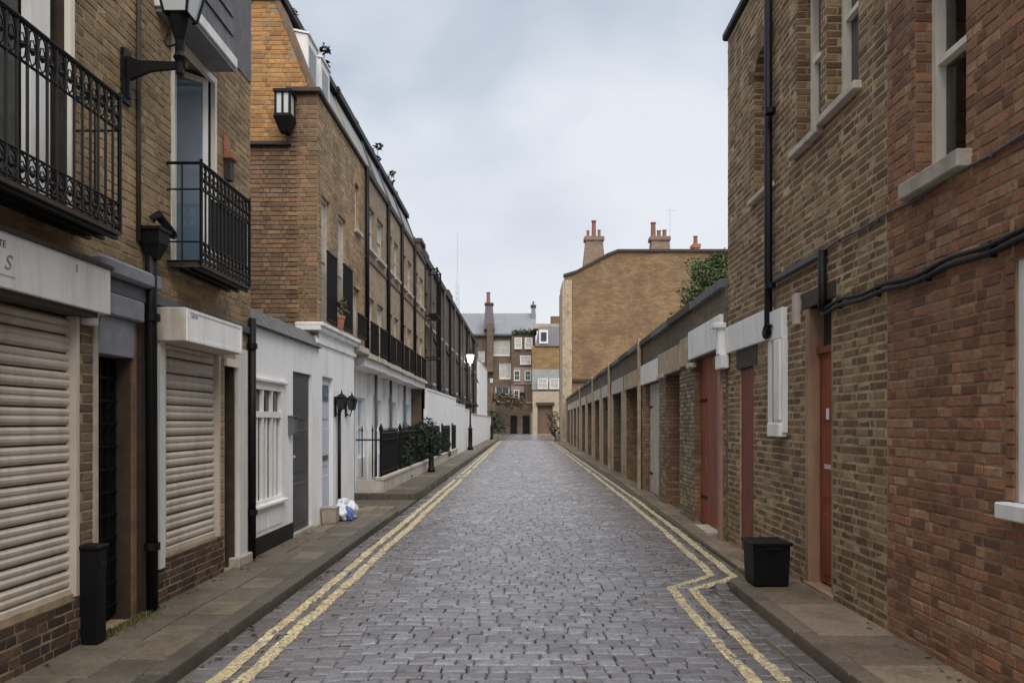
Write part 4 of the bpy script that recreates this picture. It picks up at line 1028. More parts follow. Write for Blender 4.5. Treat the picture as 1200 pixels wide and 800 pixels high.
# ------------------------------------------------------------------ LEFT: end house of the terrace
eh = thing('end_house', (-3,11.5,0), 'end of terrace house with orange brick gable, white dormers and white ground floor', 'house')
opsE = [(10.95,11.42,3.10,4.97),(11.93,12.45,3.06,4.97),(13.12,13.45,5.02,5.86),(12.98,13.5,3.04,4.0)]
wall_body(FL, 10.75, 13.9, 3.0, 6.36, opsE, .3, 'wall', 'mortar_tan', eh)
brickwork(FL, 10.75, 13.9, 3.05, 6.34, opsE, 'tan_brick', eh, 0, seed=81, proud=.004)
FE = front(10.75, 0)
def keepS(u, z):
    if z < 5.62: return True
    return False
# gable wall facing the camera: lower brown part, pier, set-back orange part
MB().prism([(-7,10.80,2.6),(-3.03,10.80,2.6),(-3.03,10.80,6.3),(-3.58,10.80,7.75),(-7,10.80,7.75)], (0,.25,0)).build('gable_wall', 'mortar_tan', eh)
MB().box(-7, -3.302, 10.752, 10.80, 2.6, 5.60).build('gable_wall', 'mortar_dark', eh)
MB().box(-3.40, -3.004, 10.752, 10.80, 2.6, 6.36).build('gable_pier', 'mortar_dark', eh)
MB().box(-3.3, -3.0, 10.753, 10.80, 2.6, 3.0).build('gable_foot', 'mortar_dark', eh)
brickwork(FE, -5.4, -3.004, 2.85, 6.36, [], 'side_brick', eh, 300, seed=82, proud=.006, keep=lambda u, z: z < 5.58 or u > -3.38)
brickwork(front(10.80), -5.4, -3.1, 5.62, 7.74, [], 'orange_brick', eh, 250, seed=83, proud=.005, keep=lambda u, z: (u < -3.42 or z > 6.45) and (u < -3.14-(z-6.45)*.41))
MB().box(-5.4, -3.38, 10.68, 10.84, 5.60, 5.66).build('coping', 'wood_dark', eh, bevel=.01)
MB().box(-3.44, -2.94, 10.66, 10.95, 6.36, 6.43).build('pier_cap', 'wood_dark', eh, bevel=.01)
MB().fbox(FL, 10.95, 13.9, 6.36, 6.43, -.3, .05).build('coping', 'wood_dark', eh, bevel=.01)
MB().box(-7, -3.3, 10.95, 13.9, 2.6, 6.3).build('house_block', 'terrace_brick', eh)
rk = MB(); rk.prism([(-3.05,10.78,6.45),(-3.12,10.78,6.45),(-3.66,10.78,7.80),(-3.58,10.78,7.80)], (0,.3,0)); rk.build('verge', 'wood_brown', eh)
MB().prism([(-3.12,11.06,6.43),(-3.60,11.06,7.75),(-7,11.06,7.75),(-7,11.06,6.3),(-3.12,11.06,6.3)], (0,2.84,0)).build('mansard_roof', 'pale_slate', eh)
MB().box(-7, -3.50, 10.76, 13.9, 7.75, 7.86).build('roof_edge', 'iron', eh)
for y0 in (11.08, 11.80):
    dm_ = MB().prism([(-3.24,y0,6.5),(-3.24,y0,7.40),(-3.7,y0,7.48),(-3.7,y0,6.5)], (0,.52,0)).build('dormer', 'white', eh)
    MB().box(-3.246, -3.236, y0+.08, y0+.44, 6.75, 7.28).build('window', 'glass', dm_)
    MB().prism([(-3.21,y0-.02,7.40),(-3.21,y0-.02,7.43),(-3.72,y0-.02,7.53),(-3.72,y0-.02,7.50)], (0,.56,0)).build('dormer_roof', 'white', dm_)
window(FL, 10.95, 11.42, 3.10, 4.97, .04, eh, 'pale_stone', 'net', (0,1), False, .05, dep=.05)
window(FL, 11.93, 12.45, 3.06, 4.97, .04, eh, 'pale_stone', 'net', (0,1), False, .05, dep=.05)
window(FL, 13.12, 13.45, 5.02, 5.86, .06, eh, 'cream', 'net', (0,0), True, .04, .07, 'pale_stone', dep=.05)
window(FL, 12.98, 13.5, 3.04, 4.0, .06, eh, 'pale_stone', 'net', (0,0), False, .05, dep=.05)
for (a, b, zt) in ((10.92,11.46,4.10),(11.90,12.5,4.12),(12.95,13.6,3.48)):
    t = thing('window_railing', FL.pt(a, 3.06, .1), 'black iron window railing on the end house, %s' % {10.92:'nearest the corner of the brick gable',11.9:'second from the corner',12.95:'third from the corner, lowest of the three'}[a], 'railing', 'window railings on the terrace')
    n = int((b-a)/.06)
    for k in range(n+1):
        u = a+(b-a)*k/n; MB().fbox(FL, u-.008, u+.008, 3.08, zt, .09, .106).build('baluster', 'iron', t)
    MB().fbox(FL, a, b, zt, zt+.03, .08, .116).build('rail', 'iron', t); MB().fbox(FL, a, b, 3.10, 3.125, .085, .111).build('rail', 'iron', t)
fp = thing('window_pot', FL.pt(11.55,3.06,.12), 'reddish clay pot with dry flowers on the ledge between black railings', 'plant pot')
MB().lathe(FL.pt(11.62,3.06,.10), [(.06,0),(.085,.16),(.095,.16),(.095,.2),(.07,.2)], 10).build('pot', 'terracotta', fp)
x_, y_, z_ = FL.pt(11.62,3.42,.10); crown_mesh([(x_,y_,z_,.16)], 120, .04, 5, 'flowers', 'leaf_red', fp)
# white ground floor of the end house
wl = wall_body(FL, 10.75, 13.07, 0, 2.92, [(11.0,11.62,.10,2.28)], .5, 'ground_floor_wall', 'white_wall', eh)
MB().box(-7, -3.5, 10.75, 13.07, 0, 2.92).build('ground_floor_block', 'white_wall', eh)
lg = MB(); lg.fbox(FL,10.65,13.10,2.92,2.985,-.3,.07); lg.fbox(FL,10.65,13.12,2.985,3.04,-.3,.11)
lg.build('ledge', 'white', eh, bevel=.008)
MB().fbox(FL,10.66,13.1,2.74,2.80,0,.03).build('moulding','white',eh)
pdr = panel_door(FL, 11.0, 11.62, .12, 2.28, .06, eh, 'pale_door', panels=3, handle=False)
MB().fbox(FL, 11.10, 11.5, 1.92, 2.16, -.06, -.035).build('door_pane', 'glass_sky_tint', pdr)
MB().fbox(FL, 11.15, 11.45, 1.02, 1.09, -.045, -.03).build('letter_plate', 'lead', pdr)
MB().fbox(FL, 10.97, 11.65, .10, .135, -.1, .03).build('door_step', 'stone', eh)
for i, u in enumerate((11.72, 12.42)):
    t = thing('carriage_lamp', FL.pt(u,1.8,.1), ['black carriage lamp on the white wall above the thin black pipe', 'black carriage lamp at the far corner of the white wall'][i], 'lamp', 'carriage lamps on the white wall')
    lantern_head(t, FL.pt(u,1.80,.11), .5, 'glass')
    MB().tube([FL.pt(u,1.74,.0), FL.pt(u,1.70,.08), FL.pt(u,1.80,.11)], .014, 6).build('bracket', 'iron', t)
    MB().fbox(FL, u-.04, u+.04, 1.68, 2.0, 0, .02).build('wall_plate', 'iron', t)
downpipe([FL.pt(11.86,1.9,.04), FL.pt(11.86,.14,.04)], .026, 'thin black pipe down the white wall below the carriage lamp', brackets=False, mat='black_paint')
# lantern on the gable pier
lt = thing('roof_lantern', (-3.42,10.5,5.8), 'black lantern with white glass on the corner of the orange brick gable', 'lantern')
x, y, z = -3.42, 10.58, 5.97
MB().box(x-.10,x+.10,y-.10,y+.10,z,z+.30).build('lantern_glass','lantern_glass',lt)
f = MB()
for a in (-1,1):
    for b in (-1,1): f.box(x+a*.10-.015,x+a*.10+.015,y+b*.10-.015,y+b*.10+.015,z-.02,z+.32)
    f.box(x-.015,x+.015,y+a*.103-.008,y+a*.103+.008,z,z+.3)
f.box(x-.13,x+.13,y-.13,y+.13,z+.30,z+.34); f.box(x-.12,x+.12,y-.12,y+.12,z-.04,z)
f.build('lantern_frame','iron',lt)
MB().hexa([(x-.06,y-.06,z-.24),(x+.06,y-.06,z-.24),(x+.06,y+.06,z-.24),(x-.06,y+.06,z-.24),(x-.13,y-.13,z-.04),(x+.13,y-.13,z-.04),(x+.13,y+.13,z-.04),(x-.13,y+.13,z-.04)]).build('lantern_base','iron',lt)
MB().box(x-.03,x+.03,y,10.75,z-.22,z-.15).build('bracket','iron',lt)

# rubbish by the white wall
bx = thing('cardboard_box', (-2.88,10.98,.1), 'small greyish open box beside the white rubbish bag, under the white wall', 'box')
tapered(-2.98,-2.76,10.86,11.08,.105,.33,.012).build('box_body','card',bx,bevel=.006); MB().box(-2.985,-2.755,10.855,11.085,.325,.34).build('rim','card',bx)
bg = thing('rubbish_bag', (-2.7,11.5,.1), 'knotted white plastic rubbish bag slumped on the pavement by the white wall', 'bag')
def blob(cx, cy, cz, rx, ry, rz, seed, amp=.16):
    bm = bmesh.new(); bmesh.ops.create_icosphere(bm, subdivisions=4, radius=1); r = random.Random(seed); ph = [r.uniform(0,6) for _ in range(6)]
    for v in bm.verts:
        p = v.co; k = 1+amp*(.5*math.sin(4*p.x+ph[0]+2*p.z)+.5*math.sin(6*p.y+ph[1])+.35*math.sin(11*p.x+7*p.z+ph[2])+.3*math.sin(13*p.y-9*p.z+ph[3]))
        z = p.z*rz*k; v.co = Vector((cx+p.x*rx*k, cy+p.y*ry*k, cz+max(z, -rz*.62)))
    mb = MB(); mb.v = [tuple(v.co) for v in bm.verts]; mb.f = [tuple(v.index for v in f.verts) for f in bm.faces]; bm.free(); return mb
blob(-2.76,11.45,.22,.17,.27,.17,4,.22).build('bag_body','bag_white',bg,smooth=True)
blob(-2.76,11.38,.37,.05,.06,.05,9,.4).build('bag_knot','bag_white',bg,smooth=True)
b2 = blob(-2.67,11.24,.19,.08,.08,.12,14,.25).build('blue_bag','bag_blue',smooth=True,loc=(-2.64,11.22,.1)); tag(b2, 'small blue plastic bag tucked in front of the white rubbish bag', 'bag')

# ------------------------------------------------------------------ LEFT: terrace houses
def terrace_house(y0, y1, zl, label, wins=(.12,.42,.55,.86), last=False):
    t = thing('terrace_house', (-3,(y0+y1)/2,0), label, 'house', 'brick terrace houses on the left')
    w = y1-y0; ua = [(y0+w*wins[0], y0+w*wins[1]), (y0+w*wins[2], y0+w*wins[3])]
    ops = [(a,b,zl+.06,4.02) for a,b in ua]+[(a,b,4.95,5.78) for a,b in ua]
    wall_body(FL, y0, y1, zl, 6.32, ops, .3, 'wall', 'terrace_brick', t)
    for a, b, c, d in ops: window(FL, a, b, c, d, .05, t, 'pale_stone', 'net', (0,1) if c < 4.5 else (0,0), c > 4.5, .045, .07, 'pale_stone', dep=.05)
    MB().fbox(FL, y0, y1, 6.32, 6.43, -.3, .05).build('coping','wood_dark',t)
    MB().fbox(FL, y0, y1, 4.69, 4.74, 0, .025).build('string_course','wood_brown',t)
    MB().prism([(-3.1,y0,6.43),(-3.56,y0,7.72),(-7,y0,7.72),(-7,y0,6.3),(-3.1,y0,6.3)], (0,w,0)).build('mansard_roof','pale_slate',t)
    MB().prism([(-3.06,y1-.08,6.43),(-3.06,y1-.08,6.47),(-3.52,y1-.08,7.715),(-3.7,y1-.08,7.715),(-3.2,y1-.08,6.43)], (0,.08,0)).build('party_upstand','lead',t)
    MB().box(-7,-3.46,y0,y1,7.72,7.84).build('roof_edge','iron',t)
    MB().box(-7,-3.301,y0,y1,3.0,6.3).build('house_block','terrace_brick',t)
    MB().fbox(FL, y0-.002, y1-.003, zl-.07, zl, -.6, .10).build('ledge','pale_stone',t); MB().fbox(FL, y0, y1-.004, zl-.22, zl-.07, -.6, .02).build('moulding','white',t)
    FG_ = Frame(-3.4,0,0,1,1,0)
    gops = [(y0+w*.12,y0+w*.42,.18,2.2),(y0+w*.55,y0+w*.88,.85,2.1)]
    wall_body(FG_, y0, y1, 0, zl-.22, gops, .3, 'ground_floor_wall','white_wall',t)
    panel_door(FG_, *gops[0], .08, t, 'pale_door', handle=False)
    window(FG_, *gops[1], .06, t, 'white','glass_sky_tint',(1,0),True,.05)
    MB().fbox(FG_, y0-.06, y0+.10, .1, zl-.24, 0, .10).build('pilaster','white',t)
    MB().box(-7,-3.7,y0,y1,0,2.55).build('ground_block','white_wall',t)
    for i,(a,b) in enumerate(ua):
        if i == 1 or True:
            mb = MB(); n = 8
            for k in range(n+1):
                u = a-.04+(b-a+.08)*k/n; mb.fbox(FL, u-.008, u+.008, zl+.04, zl+.62, .07, .086)
            mb.fbox(FL, a-.04, b+.04, zl+.62, zl+.65, .06, .096); mb.fbox(FL, a-.04, b+.04, zl+.08, zl+.10, .06, .096)
            mb.build('window_guard','iron',t)
    MB().tube([FL.pt(y0+.03,6.4,.05), FL.pt(y0+.03,zl+.02,.05)], .04, 8).build('downpipe','iron',t,smooth=True)
    MB().tube([FL.pt(y0+.10,zl-.23,-.24), FL.pt(y0+.10,.2,-.24)], .035, 8).build('downpipe','lead',t,smooth=True)
    return t
ys = [13.9,16.1,17.9,20.0,22.3]; zls = [2.87,2.85,2.83,2.81]
nm = ['first after the end house, over the start of the railings','second after the end house','third after the end house','last before the darker terrace with pipes']
for k in range(4): terrace_house(ys[k]+.0, ys[k+1], zls[k], 'brick terrace house, '+nm[k])
# ground floor link behind first step
MB().box(-7,-3.4,13.07,13.9,0,2.9).build('white_return', 'white_wall', eh)
MB().fbox(FL,13.12,13.9,2.86,2.96,-.6,.09).build('ledge','pale_stone',eh)
def dark_house(y0, y1, label, seed):
    r = random.Random(seed); t = thing('dark_terrace_house', (-3.2,(y0+y1)/2,0), label, 'house', 'dark brick terrace houses further on')
    F = Frame(-3.1,0,0,1,1,0); w = y1-y0; ops = []
    for (a,b) in ((.12,.38),(.58,.86)):
        for (c,d) in ((2.9,3.9),(4.7,5.7)): ops.append((y0+w*a,y0+w*b,c,d))
    wall_body(F, y0, y1, 0, 6.55, ops, .3, 'wall','dark_terrace',t)
    for o in ops: window(F, *o, .08, t, 'white','glass',(0,0),True,.06,.08,'pale_stone')
    MB().fbox(F, y0, y1, 6.55, 6.75, -.6, .10).build('parapet','wood_dark',t)
    MB().box(-7,-3.4,y0,y1,0,6.9).build('house_block','dark_terrace',t)
    for u in (.02,.48):
        MB().tube([F.pt(y0+w*u,6.6,.08), F.pt(y0+w*u,2.0,.08)], .05, 7).build('downpipe','iron' if u < .1 else 'lead',t)
    MB().tube([F.pt(y0+w*.48,4.4,.1), F.pt(y0+w*.7,4.25,.1), F.pt(y1,4.15,.1)], .04, 6).build('branch_pipe','iron',t)
    MB().tube([F.pt(y0+w*.02,3.0,.1), F.pt(y0+w*.5,2.75,.1), F.pt(y1,2.6,.1)], .04, 6).build('branch_pipe','lead',t)
    MB().box(-3.6,-3.2,y0+w*.3,y0+w*.7,6.75,6.75+r.uniform(.15,.5)).build('chimney','wood_dark',t)
    return t
yy = [22.3,26.2,30.2,34.6,39.2,44,48.7]
lab = ['nearest, beside the scaffold tower','second along','third along, over the stepped white wall','fourth along','fifth along, behind the lit street lamp','farthest, next to the white gable end']
for k in range(6): dark_house(yy[k], yy[k+1], 'dark brick house hung with pipes, '+lab[k], k)
cs = thing('chimney_stack', (-3.6,22.4,6.4), 'dark square chimney stack above the joint of the two left terraces', 'chimney')
MB().box(-4.0,-3.12,22.2,23.0,6.4,6.98).build('stack','dark_terrace',cs); MB().box(-4.05,-3.06,22.15,23.05,6.98,7.1).build('cap','wood_dark',cs)
for a in (-3.85,-3.4): MB().lathe((a,22.6,7.1),[(.08,0),(.06,.12),(.08,.14)],8).build('chimney_pot','pot_red',cs)
sf = thing('pipe_frame', (-2.95,23,2.5), 'projecting black service pipe frame on the first dark house', 'pipe frame')
f = MB()
for u in (23.0, 23.9):
    f.tube([(-2.7,u,2.6),(-2.7,u,6.4)], .03, 6); 
    for z in (3.6,4.9,6.35): f.tube([(-3.1,u,z),(-2.7,u,z)], .025, 6)
for z in (3.6,4.9,6.35): f.tube([(-2.7,23.0,z),(-2.7,23.9,z)], .025, 6)
f.build('pipe_run','iron',sf)
MB().box(-2.95,-2.7,22.9,24.0,4.86,4.96).build('platform','iron',sf)
# weeds on the roofs
for i,(y,s,lb) in enumerate(((12.9,.17,'weed growing on the roof edge above the white dormers, nearest'),(17.6,.20,'weed on the terrace roof edge, middle one'),(19.4,.18,'weed on the terrace roof edge, smaller and farther'))):
    t = thing('roof_weed', (-3.5,y,7.84), lb, 'weed', 'weeds on the roof edge')
    MB().tube([(-3.5,y,7.84),(-3.47,y,7.84+s*1.5)], .012, 5, .005).build('stem','bark',t); crown_mesh([(-3.46,y,7.84+s*1.5,s*.55),(-3.5,y+.1,7.9,s*.5)], 90, .05, i, 'foliage','leaf_dark',t)
# clutter along the roof edge
mo = crown_mesh([(-3.5,11.3+k*.83+.2*math.sin(k*5),7.85,.05+.02*math.sin(k*3)) for k in range(13)], 700, .022, 44, 'roof_moss','leaf_dark',None); tag(mo, 'dark moss and weeds along the left roof edge', 'moss', kind='stuff')

# railings on a plinth in front of the terrace
pw = thing('railing_plinth', (-2.92,20,.18), 'low pale stone plinth under the black railings of the terrace', 'wall')
MB().box(-2.98,-2.82,14.9,31.4,.15,.42).build('plinth_wall','pale_stone',pw); MB().box(-3.4,-2.98,14.9,15.05,.15,.42).build('plinth_wall','pale_stone',pw)
yk = 14.88
while yk < 31.3:
    MB().box(-3.0,-2.80,yk+.004,min(yk+.9,31.42)-.004,.42,.49).build('coping_stone','pale_stone',pw,bevel=.008); yk += .9
segs = [(15.0,17.0),(17.3,19.85),(20.1,25.4),(26.2,28.9),(29.9,31.4)]
rls = ['nearest, by the corner of the white wall','second from the camera','longest run, with the shrubs behind it','fourth from the camera','farthest short run']
for i,(a,b) in enumerate(segs):
    t = thing('iron_railing', (-2.9,(a+b)/2,.49), 'spiked black iron railing panel, '+rls[i], 'railing', 'black railings in front of the terrace')
    n = int((b-a)/.10); base = None
    for k in range(n+1):
        y = a+(b-a)*k/n
        if base is None:
            base = MB().lathe((-2.9,y,.49), [(.013,0),(.013,.84),(.026,.87),(.012,.90),(.003,.98)], 5).build('railing_bar','iron',t)
        else:
            o = base.copy(); COL.objects.link(o); o.location = (0, k*(b-a)/n, 0)
    r = MB(); r.box(-2.92,-2.88,a,b,1.22,1.25); r.box(-2.92,-2.88,a,b,.56,.585); r.build('rail','iron',t)
    MB().lathe((-2.9,a,.49),[(.03,0),(.03,.92),(.05,.96),(.03,1.02),(.004,1.08)],8).build('post','iron',t)
t = thing('iron_gate', (-3.2,14.95,.49), 'open end run of thin black railings facing the camera beside the white corner', 'railing')
for k in range(5): MB().lathe((-3.38+k*.105,14.97,.49), [(.012,0),(.012,.9),(.022,.93),(.003,1.04)], 5).build('railing_bar','iron' if k % 2 else 'white',t)
MB().box(-3.4,-2.9,14.955,14.985,1.22,1.25).build('rail','iron',t)
for i,(y,z,s) in enumerate(((18.4,1.05,.62),(20.7,1.2,.72),(22.5,1.3,.74),(24.3,1.2,.7),(27.5,1.05,.6))):
    t = thing('potted_shrub', (-3.15,y,.18), 'dark green shrub behind the black railings, '+['first and smallest','second from the camera','third, tallest of the row','fourth from the camera','last, behind the far railing'][i], 'shrub', 'shrubs behind the railings')
    MB().lathe((-3.15,y,.15),[(.12,0),(.16,.3),(.17,.3)],10).build('pot','black_paint',t)
    MB().tube([(-3.15,y,.4),(-3.15,y,z)],.02,5).build('stem','bark',t); crown_mesh([(-3.15,y,z,s*.6),(-3.12,y+.5,z-.15,s*.55),(-3.1,y-.5,z-.2,s*.55),(-3.12,y,z-.5,s*.6)], 2600, .06, i+20, 'foliage','leaf_dark',t)
# bollard, lamps, posts
t = thing('bollard', (-2.5,20.9,.18), 'black cast iron bollard on the raised left pavement before the railings', 'bollard')
MB().lathe((-2.62,20.9,.18),[(.11,0),(.11,.08),(.08,.12),(.065,.7),(.08,.74),(.08,.80),(.06,.84),(.085,.92),(.05,.99),(.01,1.0)],12).build('bollard_body','iron',t,smooth=True)
def street_lamp(x, y, h, label, lit):
    t = thing('street_lamp', (x,y,.18), label, 'street lamp', 'street lamps on the left pavement')
    MB().lathe((x,y,.18),[(.15,0),(.15,.12),(.11,.18),(.105,1.0),(.13,1.05),(.07,1.12),(.055,1.3)],12).build('base','iron',t,smooth=True)
    MB().tube([(x,y,1.4),(x,y,h-.3)],.05,10,.035).build('column','lead',t,smooth=True)
    MB().box(x-.38,x+.38,y-.02,y+.02,2.38,2.45).build('ladder_bar','iron',t); MB().lathe((x,y,2.32),[(.07,0),(.09,.06),(.09,.14),(.06,.2)],8).build('collar','iron',t)
    lantern_head(t, (x,y,h-.28), 1.25, 'lit' if lit else 'lantern_glass')
    return t
street_lamp(-2.72,37.5,4.85,'lit street lamp glowing white in front of the dark terrace',True)
street_lamp(-2.63,60,5.0,'unlit street lamp at the far end of the street',False)
# white walls
wsw = thing('stepped_garden_wall', (-3,28,0), 'white painted brick garden wall stepping down behind the railings', 'wall')
for a,b,z in ((22.34,31.9,2.56),(31.9,36.6,2.35),(36.6,41,2.2)):
    MB().box(-3.03,-2.93,a,b,.1,z).build('wall','white_wall',wsw); MB().box(-3.05,-2.91,a,b,z,z+.06).build('coping','white',wsw)
w3 = thing('far_white_wall', (-3,54,0), 'white wall further on between the two street lamps', 'wall')
MB().box(-3.05,-2.9,41.4,66,.1,2.0).build('wall','white_wall',w3); MB().box(-3.08,-2.87,41.4,66,2.0,2.08).build('coping','pale_stone',w3)
wg = thing('white_gable_house', (-3.2,56,0), 'tall white rendered gable end beyond the dark terrace', 'house')
MB().box(-7,-3.42,48.9,60,0,5.6).build('wall','dark_terrace',wg); MB().box(-3.42,-2.98,49.4,60,0,5.7).build('rendered_wall','white_wall',wg)
MB().box(-3.5,-2.95,49.35,60,5.7,5.8).build('coping','pale_stone',wg)
# far dark shrubs before the end
t = thing('garden_shrub', (-3,72,0), 'dark green shrub at the far left end of the street', 'shrub')
MB().tube([(-3.0,72,0),(-3,72,1.5)],.06,5).build('stem','bark',t); crown_mesh([(-3.2,72,1.4,1.0),(-2.4,73,1.1,.9),(-2.9,72,2.2,.7)], 900, .12, 71, 'foliage','leaf_dark',t)
t = thing('climbing_plant', (-1.5,90,0), 'reddish climbing plant over the low far wall', 'plant')
MB().tube([(-1.7,89,0),(-1.7,89,3.5)],.06,5).build('stem','bark',t); crown_mesh([(-3.2,90,4.4,1.0),(-1.8,90,4.1,1.1),(-.6,90,3.9,.8)], 1500, .15, 72, 'foliage','leaf_red',t)
t = thing('corner_shrub', (3.0,66,0), 'green and reddish shrub at the foot of the white building corner', 'shrub')
MB().tube([(2.7,64,0),(2.7,64,1)],.05,5).build('stem','bark',t); crown_mesh([(2.55,64,1.9,.6),(2.5,64,1.1,.5),(2.75,64,.6,.5)], 800, .09, 73, 'foliage','leaf_red',t)

# ------------------------------------------------------------------ FAR END of the street
FF = front(96)
fb = thing('far_mansion_block', (-3,97,0), 'brown brick block with a long grey slate roof closing the street', 'building')
wins = [(-6.9,-6.1,9.4,10.9),(-5.9,-5.1,9.4,10.9),(-6.9,-6.1,6.4,7.9),(-5.9,-5.1,6.4,7.9),(-4.1,-1.85,10.2,12.2),(-3.2,-1.7,7.2,9.3),(-3.7,-1.9,4.2,6.2),(-1.2,-.25,11.0,12.4),(.1,1.1,11.0,12.4),(-.5,.9,9.0,10.1),(-.6,.1,3.3,5.6)]
wall_body(FF, -8.6, 1.5, 0, 12.9, wins, .4, 'wall','far_brick',fb)
for i,w in enumerate(wins): window(FF,*w,.12,fb,'white','net' if i != 6 else 'glass',(1,1),True,.10,.15,'pale_stone')
MB().prism([(-8.8,95.7,12.95),(1.6,95.7,12.95),(1.6,99,16.1),(-8.8,99,16.1)],(0,.3,-.1)).build('roof','far_grey',fb)
MB().box(-8.6,1.5,96.4,104,0,12.9).build('block','far_brick',fb); MB().prism([(-8.8,99,16.0),(1.6,99,16.0),(1.6,104,12.9),(-8.8,104,12.9)],(0,.3,.1)).build('roof','far_grey',fb)
MB().box(-8.7,1.55,95.55,95.8,12.7,12.95).build('gutter','lead',fb)
MB().box(-1.6,1.45,95.2,95.98,0,12.6).build('bay_front','far_brick',fb)
for a,b,c,d in wins[7:10]+[(-1.3,-.5,6.9,8.2),(.1,.9,6.9,8.2),(-1.3,-.6,4.4,5.7)]: window(front(95.08),a,b,c,d,-.06,fb,'white','net' if d > 9 else 'glass',(1,0),True,.10,sill=.12)
MB().box(-1.65,.0,95.14,95.19,4.0,6.2).build('render_panel','far_pink',fb); MB().box(-.6,.1,95.10,95.13,3.6,5.4).build('dark_opening','interior',fb)
MB().box(-1.3,1.1,95.12,95.19,6.4,8.6).build('render_panel','far_pink',fb)
MB().tube([(1.2,95.1,2),(1.2,95.1,10.2)],.13,6).build('red_downpipe','maroon',fb)
MB().box(-4.75,-3.95,94.9,96.0,8,14.2).build('chimney_breast','far_brick',fb)
stack(-4.95,-4.05,95.6,13.5,16.6,.25,[(-4.6,1.4,.3)],fb,'far_purple','wood_dark')
stack(1.0,1.5,98.6,15.2,16.8,.1,[(1.25,.5,.15)],fb,'far_grey','wood_dark')
t = thing('roof_garden', (0,95.4,12.6), 'green planting on the parapet of the brown bay at the street end', 'plants')
MB().box(-1.5,1.3,95.2,95.6,12.6,12.8).build('trough','wood_dark',t); crown_mesh([(-1.1+k*.6,95.4,13.1,.5) for k in range(5)], 900, .12, 55, 'foliage','leaf',t)
lw = thing('low_far_house', (-1,92,0), 'low brown wall with two dark arched openings at the end of the street', 'building')
wall_body(front(92),-3.6,1.2,0,3.9,[(-1.75,-.85,.1,2.35),(-.15,.7,.1,2.5)],.4,'wall','far_brick',lw)
for a,b in ((-1.75,-.85),(-.15,.7)): panel_door(front(92),a,b,.1,2.35,.2,lw,'black_paint',handle=False)
MB().box(-3.7,1.3,91.9,92.5,3.9,4.05).build('coping','far_cream',lw); MB().box(.85,1.2,91.8,92.0,0,2.8).build('pilaster','far_cream',lw)
gh = thing('far_garage_house', (2.5,90,0), 'far house with a dark garage opening, white windows and orange brick upper wall', 'house')
wall_body(front(90),1.05,4.6,0,5.3,[(1.65,3.5,.1,3.6)],.4,'wall','far_cream',gh)
panel_door(front(90),1.65,3.5,.1,3.6,.35,gh,'wood_brown',boards=6,handle=False,name='garage_door')
MB().box(1.5,3.7,89.8,90,3.6,3.95).build('lintel','wood_dark',gh)
MB().box(.95,4.7,90.1,90.6,5.3,5.5).build('gutter','wood_dark',gh)
MB().prism([(1.0,90.6,5.5),(4.7,90.6,5.5),(4.7,91.6,8.1),(1.0,91.6,8.1)],(0,.2,0)).build('teal_roof','far_teal',gh)
for a,b in ((1.7,2.9),(3.15,4.3)): window(front(90.45),a,b,5.6,6.9,0,gh,'white','net',(1,0),True,.10)
MB().box(1.0,4.9,92,99,0,11.0).build('orange_wall','far_orange',gh)
MB().prism([(1.4,91.8,11.0),(5.4,91.8,11.0),(5.4,93.4,13.6),(1.9,93.4,13.6)],(0,.4,0)).build('mansard_roof','far_purple',gh)
dmf = MB().box(1.9,3.0,91.8,93,11.3,13.0).build('dormer','white',gh); MB().box(2.1,2.8,91.75,91.79,11.6,12.7).build('window','glass',dmf)
MB().box(3.4,4.6,94,95,13.2,15.0).build('chimney','far_brick',gh)
MB().box(1.2,4.9,93.6,96,13.4,14.0).build('parapet','far_cream',gh)
ms = thing('communications_mast', (-27,300,0), 'faint thin lattice mast far off in the sky above the left rooftops', 'mast')
mb = MB()
for s in (-1,1):
    for q in (-1,1): mb.tube([(-27+s*1.3,300+q*1.3,0),(-27+s*.5,300+q*.5,58),(-27,300,60)],.14,4)
for k in range(24):
    z = 2+k*2.3; r = 1.3-.8*z/58; mb.tube([(-27-r,300-r,z),(-27+r,300-r,z+2.3)],.09,4); mb.tube([(-27+r,300-r,z),(-27-r,300-r,z+2.3)],.09,4)
mb.build('lattice','mast',ms); MB().tube([(-27,300,60),(-27,300,78)],.16,5).build('antenna','mast',ms)

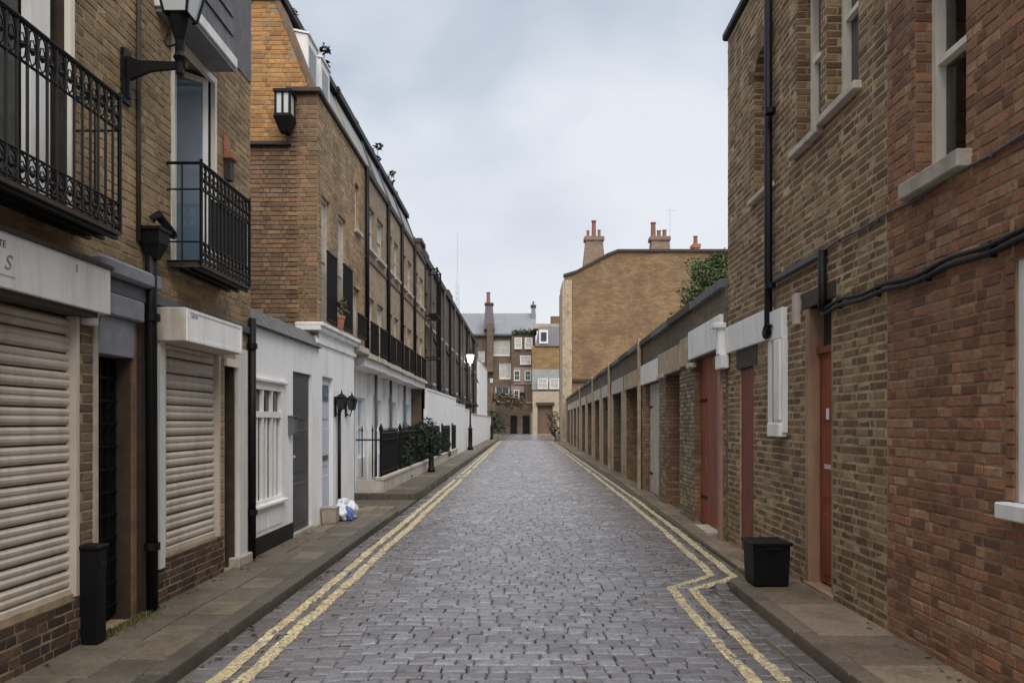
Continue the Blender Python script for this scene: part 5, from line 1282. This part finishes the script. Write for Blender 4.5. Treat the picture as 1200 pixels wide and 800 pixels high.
# ------------------------------------------------------------------ moss and weeds in gutters and wall feet
def tufts(name, label, spots, n, size, seed, mat='grass'):
    r = random.Random(seed); mb = MB()
    for _ in range(n):
        x, y, z = spots(r); a = r.uniform(0, 6.28); h = size*r.uniform(.5, 1.4); w = size*.14
        dx, dy = math.cos(a)*w, math.sin(a)*w; lx, ly = r.uniform(-.5,.5)*h, r.uniform(-.5,.5)*h
        i = len(mb.v); mb.v += [(x-dx,y-dy,z),(x+dx,y+dy,z),(x+lx,y+ly,z+h)]; mb.f.append((i,i+1,i+2))
    tag(mb.build(name, mat, recalc=False), label, 'weeds', kind='stuff')
def gl(r):
    while True:
        y = 2.5+9*r.random()**1.5; x = -1.79+r.gauss(0,.10)
        if math.sin(y*5)+math.sin(y*2.3+1)+r.uniform(-1.2,1.2) > .3: return x, y, .022
tufts('gutter_grass', 'yellow green moss and grass between the left yellow lines', gl, 2600, .022, 1)
tufts('wall_foot_weeds', 'small weeds at the foot of the left shopfronts', lambda r: (-2.96+abs(r.gauss(0,.05)), r.choice([5.25,5.6,5.75,5.3])+r.gauss(0,.12), .10), 700, .035, 2)
tufts('kerb_grass', 'thin grass between the right yellow lines', lambda r: (1.47+r.gauss(0,.05), 4+3*r.random(), .022), 900, .018, 3)

def litter(name, label, spots, n, seed, mat):
    r = random.Random(seed); mb = MB()
    for _ in range(n):
        x, y, z = spots(r); a = r.uniform(0, 6.28); l = r.uniform(.012, .035); w = l*.5; c, d = math.cos(a), math.sin(a)
        mb.poly((x-c*l,y-d*l,z+.003), (x+d*w,y-c*w,z+.003+r.uniform(0,.012)), (x+c*l,y+d*l,z+.004), (x-d*w,y+c*w,z+.003+r.uniform(0,.012)))
    tag(mb.build(name, mat, recalc=False), label, 'leaves', kind='stuff')
def lspot(r):
    k = r.random(); y = 3.5+16*r.random()**1.4
    if k < .45: return -2.09+abs(r.gauss(0,.06)), y, surf(-2.05, y)
    if k < .7: return -2.95+abs(r.gauss(0,.06)), min(y, 13), .10
    if k < .85 and y < 6.9: return 2.57-abs(r.gauss(0,.05)), y, .10
    x = r.uniform(-1.9, 1.9); return x, y, surf(x, y)
litter('fallen_leaves', 'small brown fallen leaves scattered in the gutters and along the wall feet', lspot, 330, 9, 'leaf_red')
